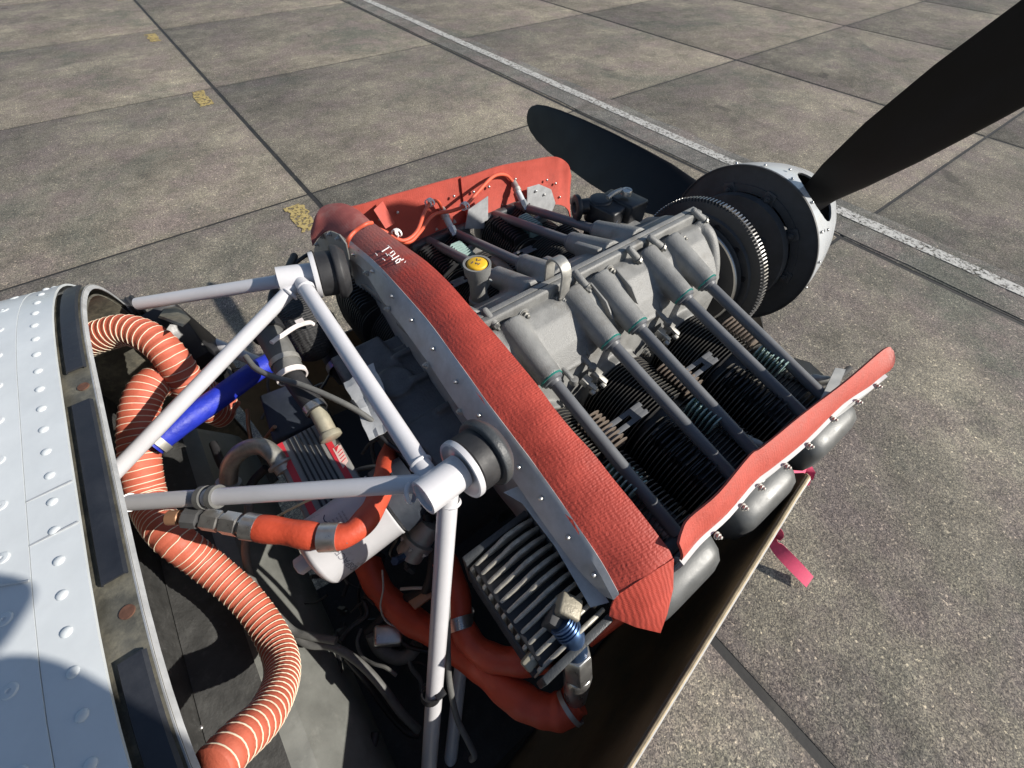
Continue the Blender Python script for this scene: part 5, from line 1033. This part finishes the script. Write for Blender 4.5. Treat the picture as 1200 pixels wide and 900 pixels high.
wh = thing('wiring_harness', (-0.0962, 0.2929, 0.9500), 'tangle of thin black and grey wires low behind the white oil filter', 'wiring')
random.seed(21)
ctr = [V((-0.1056, 0.2928, 0.9800)), V((-0.0820, 0.2413, 0.9700)), V((-0.1519, 0.2789, 0.9600)), V((-0.0119, 0.2778, 1.0400)), V((0.0267, 0.2713, 1.0800)), V((-0.0984, 0.1902, 0.9400)), V((-0.1404, 0.3323, 1.0000)), V((-0.0367, 0.6680, 1.1300)), V((-0.1315, 0.6851, 1.1000)), V((0.0001, 0.4429, 1.1000)), V((-0.1276, 0.8112, 1.1400)), V((0.0026, 0.4731, 1.1200))]
for k in range(30):
    p = random.choice(ctr) + V((random.uniform(-.03, .03), random.uniform(-.03, .03), random.uniform(-.02, .02))); pts = [p]
    dv = V((random.uniform(-1, 1), random.uniform(-1, 1), random.uniform(-.35, .35))).normalized()
    for q in range(5): dv = (dv + V((random.uniform(-.8, .8), random.uniform(-.8, .8), random.uniform(-.4, .4)))).normalized(); p = p + dv * random.uniform(0.015, 0.03); pts.append(p)
    g = G(); g.tube(smooth_path(pts, 5), random.choice((0.0014, 0.002, 0.003, 0.004)), 7); obj('wire', g, random.choice((blackp, blackp, greyhose, rubber, greyhose)), wh)
for k in range(9):
    p = random.choice(ctr) + V((random.uniform(-.04, .04), random.uniform(-.04, .04), random.uniform(-.02, .01))); g = G(); nn = V((random.uniform(-1, 1), random.uniform(-1, 1), random.uniform(-.3, 1)))
    g.lathe(p, nn, [(0, 0.006), (0.010, 0.006), (0.010, 0.008), (0.018, 0.008), (0.019, 0.004), (0.026, 0.004)], 6); obj('connector', g, random.choice((zinc, blackp, discblk, castdark)), wh)
# weld beads where tubes meet the nodes
for p, dd, r in ((NN + V((-.030, .014, -.006)), V((-1, .8, -.3)), 0.0112), (NN + V((.001, -.010, -.026)), d2, 0.0122), (FN + V((-.020, .018, -.008)), V((-.24, .25, -.06)), 0.0110), (FN + V((-.018, -.018, -.010)), V((-.35, -.13, -.12)), 0.0112), (FN + V((.004, -.034, -.001)), V((0, -1, 0)), 0.0120), (V((.059, .246, 1.392)), V((0, 1, 0)), 0.0120)):
    g = G(); n_ = dd.normalized(); g.lathe(p, n_, [(0, r), (0.001, r + .0016), (0.003, r + .0024), (0.005, r + .0014), (0.006, r)], 22, cap=False); obj('weld_bead', g, mountw, mt)

# more accessories low in the bay
fp = thing('fuel_pump', (0.0087, 0.2849, 1.0800), 'dull grey cylindrical fuel pump in the dark gap beside the filter base', 'fuel pump')
p0, p1 = V((-0.0080, 0.2687, 1.1000)), V((0.0504, 0.2800, 1.1400)); nn = (p1 - p0).normalized(); L = (p1 - p0).length
g = G(); g.lathe(p0, nn, [(0, 0.016), (0.004, 0.024), (L * .4, 0.024), (L * .42, 0.029), (L * .52, 0.029), (L * .54, 0.023), (L, 0.022), (L + .004, 0.012)], 28); obj('body', g, zinc, fp)
for k in range(6):
    a_ = 2 * PI * k / 6; u_ = nn.orthogonal().normalized(); w_ = nn.cross(u_); inst('small_nut', SMALLNUT, p0 + nn * (L * .42) + (u_ * math.cos(a_) + w_ * math.sin(a_)) * 0.0262, fp, (-nn).to_track_quat('Z', 'X'))
g = G(); g.cyl(p0 + V((0, 0, .01)), p0 + V((-0.02, -0.01, 0.045)), 0.007, seg=6); obj('inlet_fitting', g, anod, fp)
vr = thing('voltage_regulator', (0.0091, 0.3828, 1.0800), 'small ribbed black unit half hidden under the near mount tube', 'regulator')
g = G(); g.box(V((0.0042, 0.3452, 1.0900)) + V((0.03, 0, 0)), (0.07, 0.06, 0.035), Euler((0.1, 0.1, 0.2)).to_matrix()); obj('case', g, bluegrey, vr, bev=0.003)
for k in range(7): g = G(); g.box(V((0.0040, 0.3352, 1.1120)) + V((0.003 + 0.009 * k, 0, 0)), (0.003, 0.056, 0.012), Euler((0.1, 0.1, 0.2)).to_matrix()); obj('rib', g, blackp, vr)
for nm, pts, r, m_, lab, cat in (
    ('black_hose', [(0.0499, 0.2930, 1.1600), (0.0349, 0.2537, 1.1100), (-0.0089, 0.2164, 1.0600), (-0.0572, 0.2423, 1.0000), (-0.1326, 0.2421, 0.9700)], 0.0085, rubber, 'black rubber hose dropping behind the near mount leg beside the red hoses', 'hose'),
    ('black_hose', [(-0.2061, 0.6769, 1.1200), (-0.2016, 0.6033, 1.1300), (-0.1838, 0.5278, 1.1400), (-0.1560, 0.5314, 1.1500), (-0.1333, 0.5329, 1.1600)], 0.0075, rubber, 'black rubber hose curled under the bent silver pipe', 'hose'),
    ('vent_line', [(-0.0420, 0.4452, 1.1500), (0.0086, 0.4194, 1.1700), (0.0569, 0.3765, 1.1900), (0.1144, 0.3571, 1.2000)], 0.0042, zinc, 'thin silver vent line running beneath the cross tube of the mount', 'pipe'),
    ('vent_line', [(-0.1219, 0.6799, 1.1600), (-0.1360, 0.6375, 1.1500), (-0.1412, 0.6092, 1.1300), (-0.0860, 0.5649, 1.2100)], 0.0036, copper, 'thin copper line looping beside the dark blue grey box', 'pipe'),
    ('black_cable', [(0.0406, 0.4853, 1.2700), (0.0470, 0.4155, 1.2600), (0.0635, 0.3682, 1.2400), (0.0971, 0.3367, 1.2200)], 0.0036, blackp, 'thin black cable running from the foil shield toward the near node', 'cable')):
    hose(nm, pts, r, m_, lab, cat)

# ================================================================ the photographer, whose raised arm shades the skin at lower left
ph = thing('person', (-0.13, -0.52, 0), 'person in dark jacket and jeans beside the engine, both arms raised holding a phone', 'person')
jacket = mat('dark_jacket_cloth', (0.03, 0.035, 0.05), 0.8, 0.0, 0.2, 30, bump=0.3, bscale=200); jeans = mat('blue_jeans', (0.04, 0.06, 0.12), 0.85, 0.0, 0.2, 60, bump=0.3, bscale=500)
flesh = mat('skin', (0.48, 0.29, 0.21), 0.5, 0.0, 0.06, 20); hairm = mat('brown_hair', (0.05, 0.03, 0.02), 0.6, 0.0, 0.3, 200, bump=0.5, bscale=400); shoe = mat('dark_shoe', (0.02, 0.02, 0.02), 0.5)
RV, FV = V((0.787, -0.617, 0)), V((0.617, 0.787, 0)); C0 = V((-0.16, -0.54, 0))
def pp(r, f, z): return C0 + RV * r + FV * f + V((0, 0, z))
def skin_body(name, verts, edges, m_, parent, sub=2):
    me = bpy.data.meshes.new(name); me.from_pydata([(v[0])[:] for v in verts], edges, []); o = bpy.data.objects.new('tmp', me); COL.objects.link(o)
    md = o.modifiers.new('s', 'SKIN'); md.use_smooth_shade = True; sv = me.skin_vertices[0].data
    for i, v in enumerate(verts): sv[i].radius = (v[1], v[2] if len(v) > 2 else v[1]); sv[i].use_root = (i == 0)
    su = o.modifiers.new('d', 'SUBSURF'); su.levels = sub; su.render_levels = sub
    dg = bpy.context.evaluated_depsgraph_get(); dg.update(); m2 = bpy.data.meshes.new_from_object(o.evaluated_get(dg)); bpy.data.objects.remove(o); m2.name = name
    m2.materials.clear(); m2.materials.append(m_)
    for p in m2.polygons: p.use_smooth = True
    return link(name, m2, (0, 0, 0), parent)
CAM = V((0, 0, 1.85)); HR = CAM + r2 * 0.245 - fwd * 0.012 - u2 * 0.012; HL = CAM + r2 * 0.022 - fwd * 0.012 - u2 * 0.012
WR = HR - u2 * 0.062 - fwd * 0.045 + r2 * 0.012; WL = HL - u2 * 0.070 - fwd * 0.045 - r2 * 0.012
ER, EL = V((0.155, -0.37, 1.70)), pp(-0.26, 0.24, 1.44)
skin_body('body', [(pp(0, 0, 0.95), 0.15, 0.11), (pp(0, 0.0, 1.15), 0.14, 0.10), (pp(0, 0.02, 1.36), 0.15, 0.105), (pp(0, 0.02, 1.46), 0.07, 0.06), (pp(0, 0.03, 1.53), 0.055),
    (pp(0.17, 0.02, 1.42), 0.065), (ER, 0.060), (WR, 0.042), (pp(-0.17, 0.02, 1.42), 0.065), (EL, 0.048), (WL, 0.033)],
    [(0, 1), (1, 2), (2, 3), (3, 4), (2, 5), (5, 6), (6, 7), (2, 8), (8, 9), (9, 10)], jacket, ph)
skin_body('trousers', [(pp(0, 0, 0.95), 0.13, 0.10), (pp(0.085, 0, 0.85), 0.088), (pp(0.115, 0.01, 0.48), 0.066), (pp(0.12, -0.02, 0.09), 0.05), (pp(-0.085, 0, 0.85), 0.088), (pp(-0.115, 0.01, 0.48), 0.066), (pp(-0.12, -0.02, 0.09), 0.05)],
    [(0, 1), (1, 2), (2, 3), (0, 4), (4, 5), (5, 6)], jeans, ph)
for s in (-1, 1): skin_body('shoe', [(pp(0.12 * s, -0.05, 0.045), 0.042), (pp(0.125 * s, 0.05, 0.04), 0.045, 0.034), (pp(0.13 * s, 0.15, 0.032), 0.042, 0.027)], [(0, 1), (1, 2)], shoe, ph)
# head: a lathed skull bent to a jaw, nose, ears, eyes, hair
hc = pp(0, 0.06, 1.655); tilt = Matrix.Rotation(0.25, 3, RV)
def hp(r, f, z): return hc + tilt @ (RV * r + FV * f + V((0, 0, z)))
g = G(); rings = []
for z, w, d, o in ((-0.125, 0.030, 0.030, 0.045), (-0.115, 0.045, 0.050, 0.030), (-0.085, 0.058, 0.075, 0.012), (-0.05, 0.066, 0.088, 0.004), (0.0, 0.073, 0.095, 0), (0.05, 0.075, 0.097, -0.004), (0.085, 0.066, 0.086, -0.008), (0.11, 0.045, 0.06, -0.010), (0.122, 0.015, 0.02, -0.012)):
    rings.append([hp(w * math.cos(t), o + d * math.sin(t), z) for t in [2 * PI * k / 24 for k in range(24)]])
g.loft(rings); head = obj('head', g, flesh, ph, ang=80)
g = G(); g.loft([[hp(x * k, 0.088 + f * 1.0, z) for x, f in ((-0.014, 0), (0.014, 0), (0.0, hgt))] for z, k, hgt in ((0.02, 0.5, 0.006), (-0.01, 0.8, 0.018), (-0.03, 1.1, 0.026), (-0.036, 1.0, 0.006))]); obj('nose', g, flesh, head)
for s in (-1, 1):
    g = G(); g.lathe(hp(0.030 * s, 0.086, 0.008), FV, [(0, 0.011), (0.004, 0.010), (0.007, 0.006), (0.008, 0.001)], 12); obj('eye', g, filterw, head)
    g = G(); g.lathe(hp(0.072 * s, -0.005, -0.01), RV * s, [(0, 0.022), (0.008, 0.030), (0.012, 0.026), (0.010, 0.012)], 14); obj('ear', g, flesh, head)
g = G(); g.tube([hp(0.022 * x, 0.090 - 0.012 * x * x, -0.068) for x in (-1, -.5, 0, .5, 1)], 0.0045, 8); obj('mouth', g, boxred, head)
g = G(); rings = []
for z, w, d, o in ((-0.03, 0.074, 0.07, -0.040), (0.03, 0.080, 0.092, -0.016), (0.075, 0.078, 0.098, -0.010), (0.11, 0.056, 0.072, -0.012), (0.13, 0.02, 0.026, -0.014)):
    rings.append([hp(w * math.cos(t), o + d * math.sin(t), z) for t in [2 * PI * k / 24 for k in range(24)]])
g.loft(rings); obj('hair', g, hairm, ph, ang=80)
for side, H_, W_ in ((1, HR, WR), (-1, HL, WL)):
    o_ = r2 * side; vs = [(W_, 0.026), (W_.lerp(H_, 0.55) + o_ * 0.012, 0.030, 0.018), (H_ + o_ * 0.016 - u2 * 0.008, 0.030, 0.017)]
    ed = [(0, 1), (1, 2)]; skin_body('palm', vs, ed, flesh, ph)
    for k in range(4):
        b0 = H_ + o_ * 0.016 + u2 * (0.022 - 0.017 * k); L = (0.9, 1.0, 0.95, 0.78)[k]
        skin_body('finger', [(b0 - fwd * 0.004, 0.0085), (b0 - fwd * 0.014 - o_ * 0.022 * L, 0.0085), (b0 - fwd * 0.013 - o_ * 0.042 * L, 0.0078), (b0 - fwd * 0.010 - o_ * 0.056 * L, 0.007)], [(0, 1), (1, 2), (2, 3)], flesh, ph, 1)
    b0 = H_ + o_ * 0.014 - u2 * 0.034; skin_body('thumb', [(b0 - fwd * 0.006, 0.012), (b0 - o_ * 0.016 - u2 * 0.004 - fwd * 0.016, 0.0105), (b0 - o_ * 0.036 + u2 * 0.006 - fwd * 0.020, 0.009)], [(0, 1), (1, 2)], flesh, ph, 1)
g = G(); pc = CAM + r2 * 0.132 - fwd * 0.0105 - u2 * 0.012; g.box(pc, (0.196, 0.084, 0.008), Matrix((r2, u2, -fwd)).transposed()); tag(obj('phone', g, blackp, None, bev=0.003, seg=3), 'black phone held up in both hands by the person', 'phone')
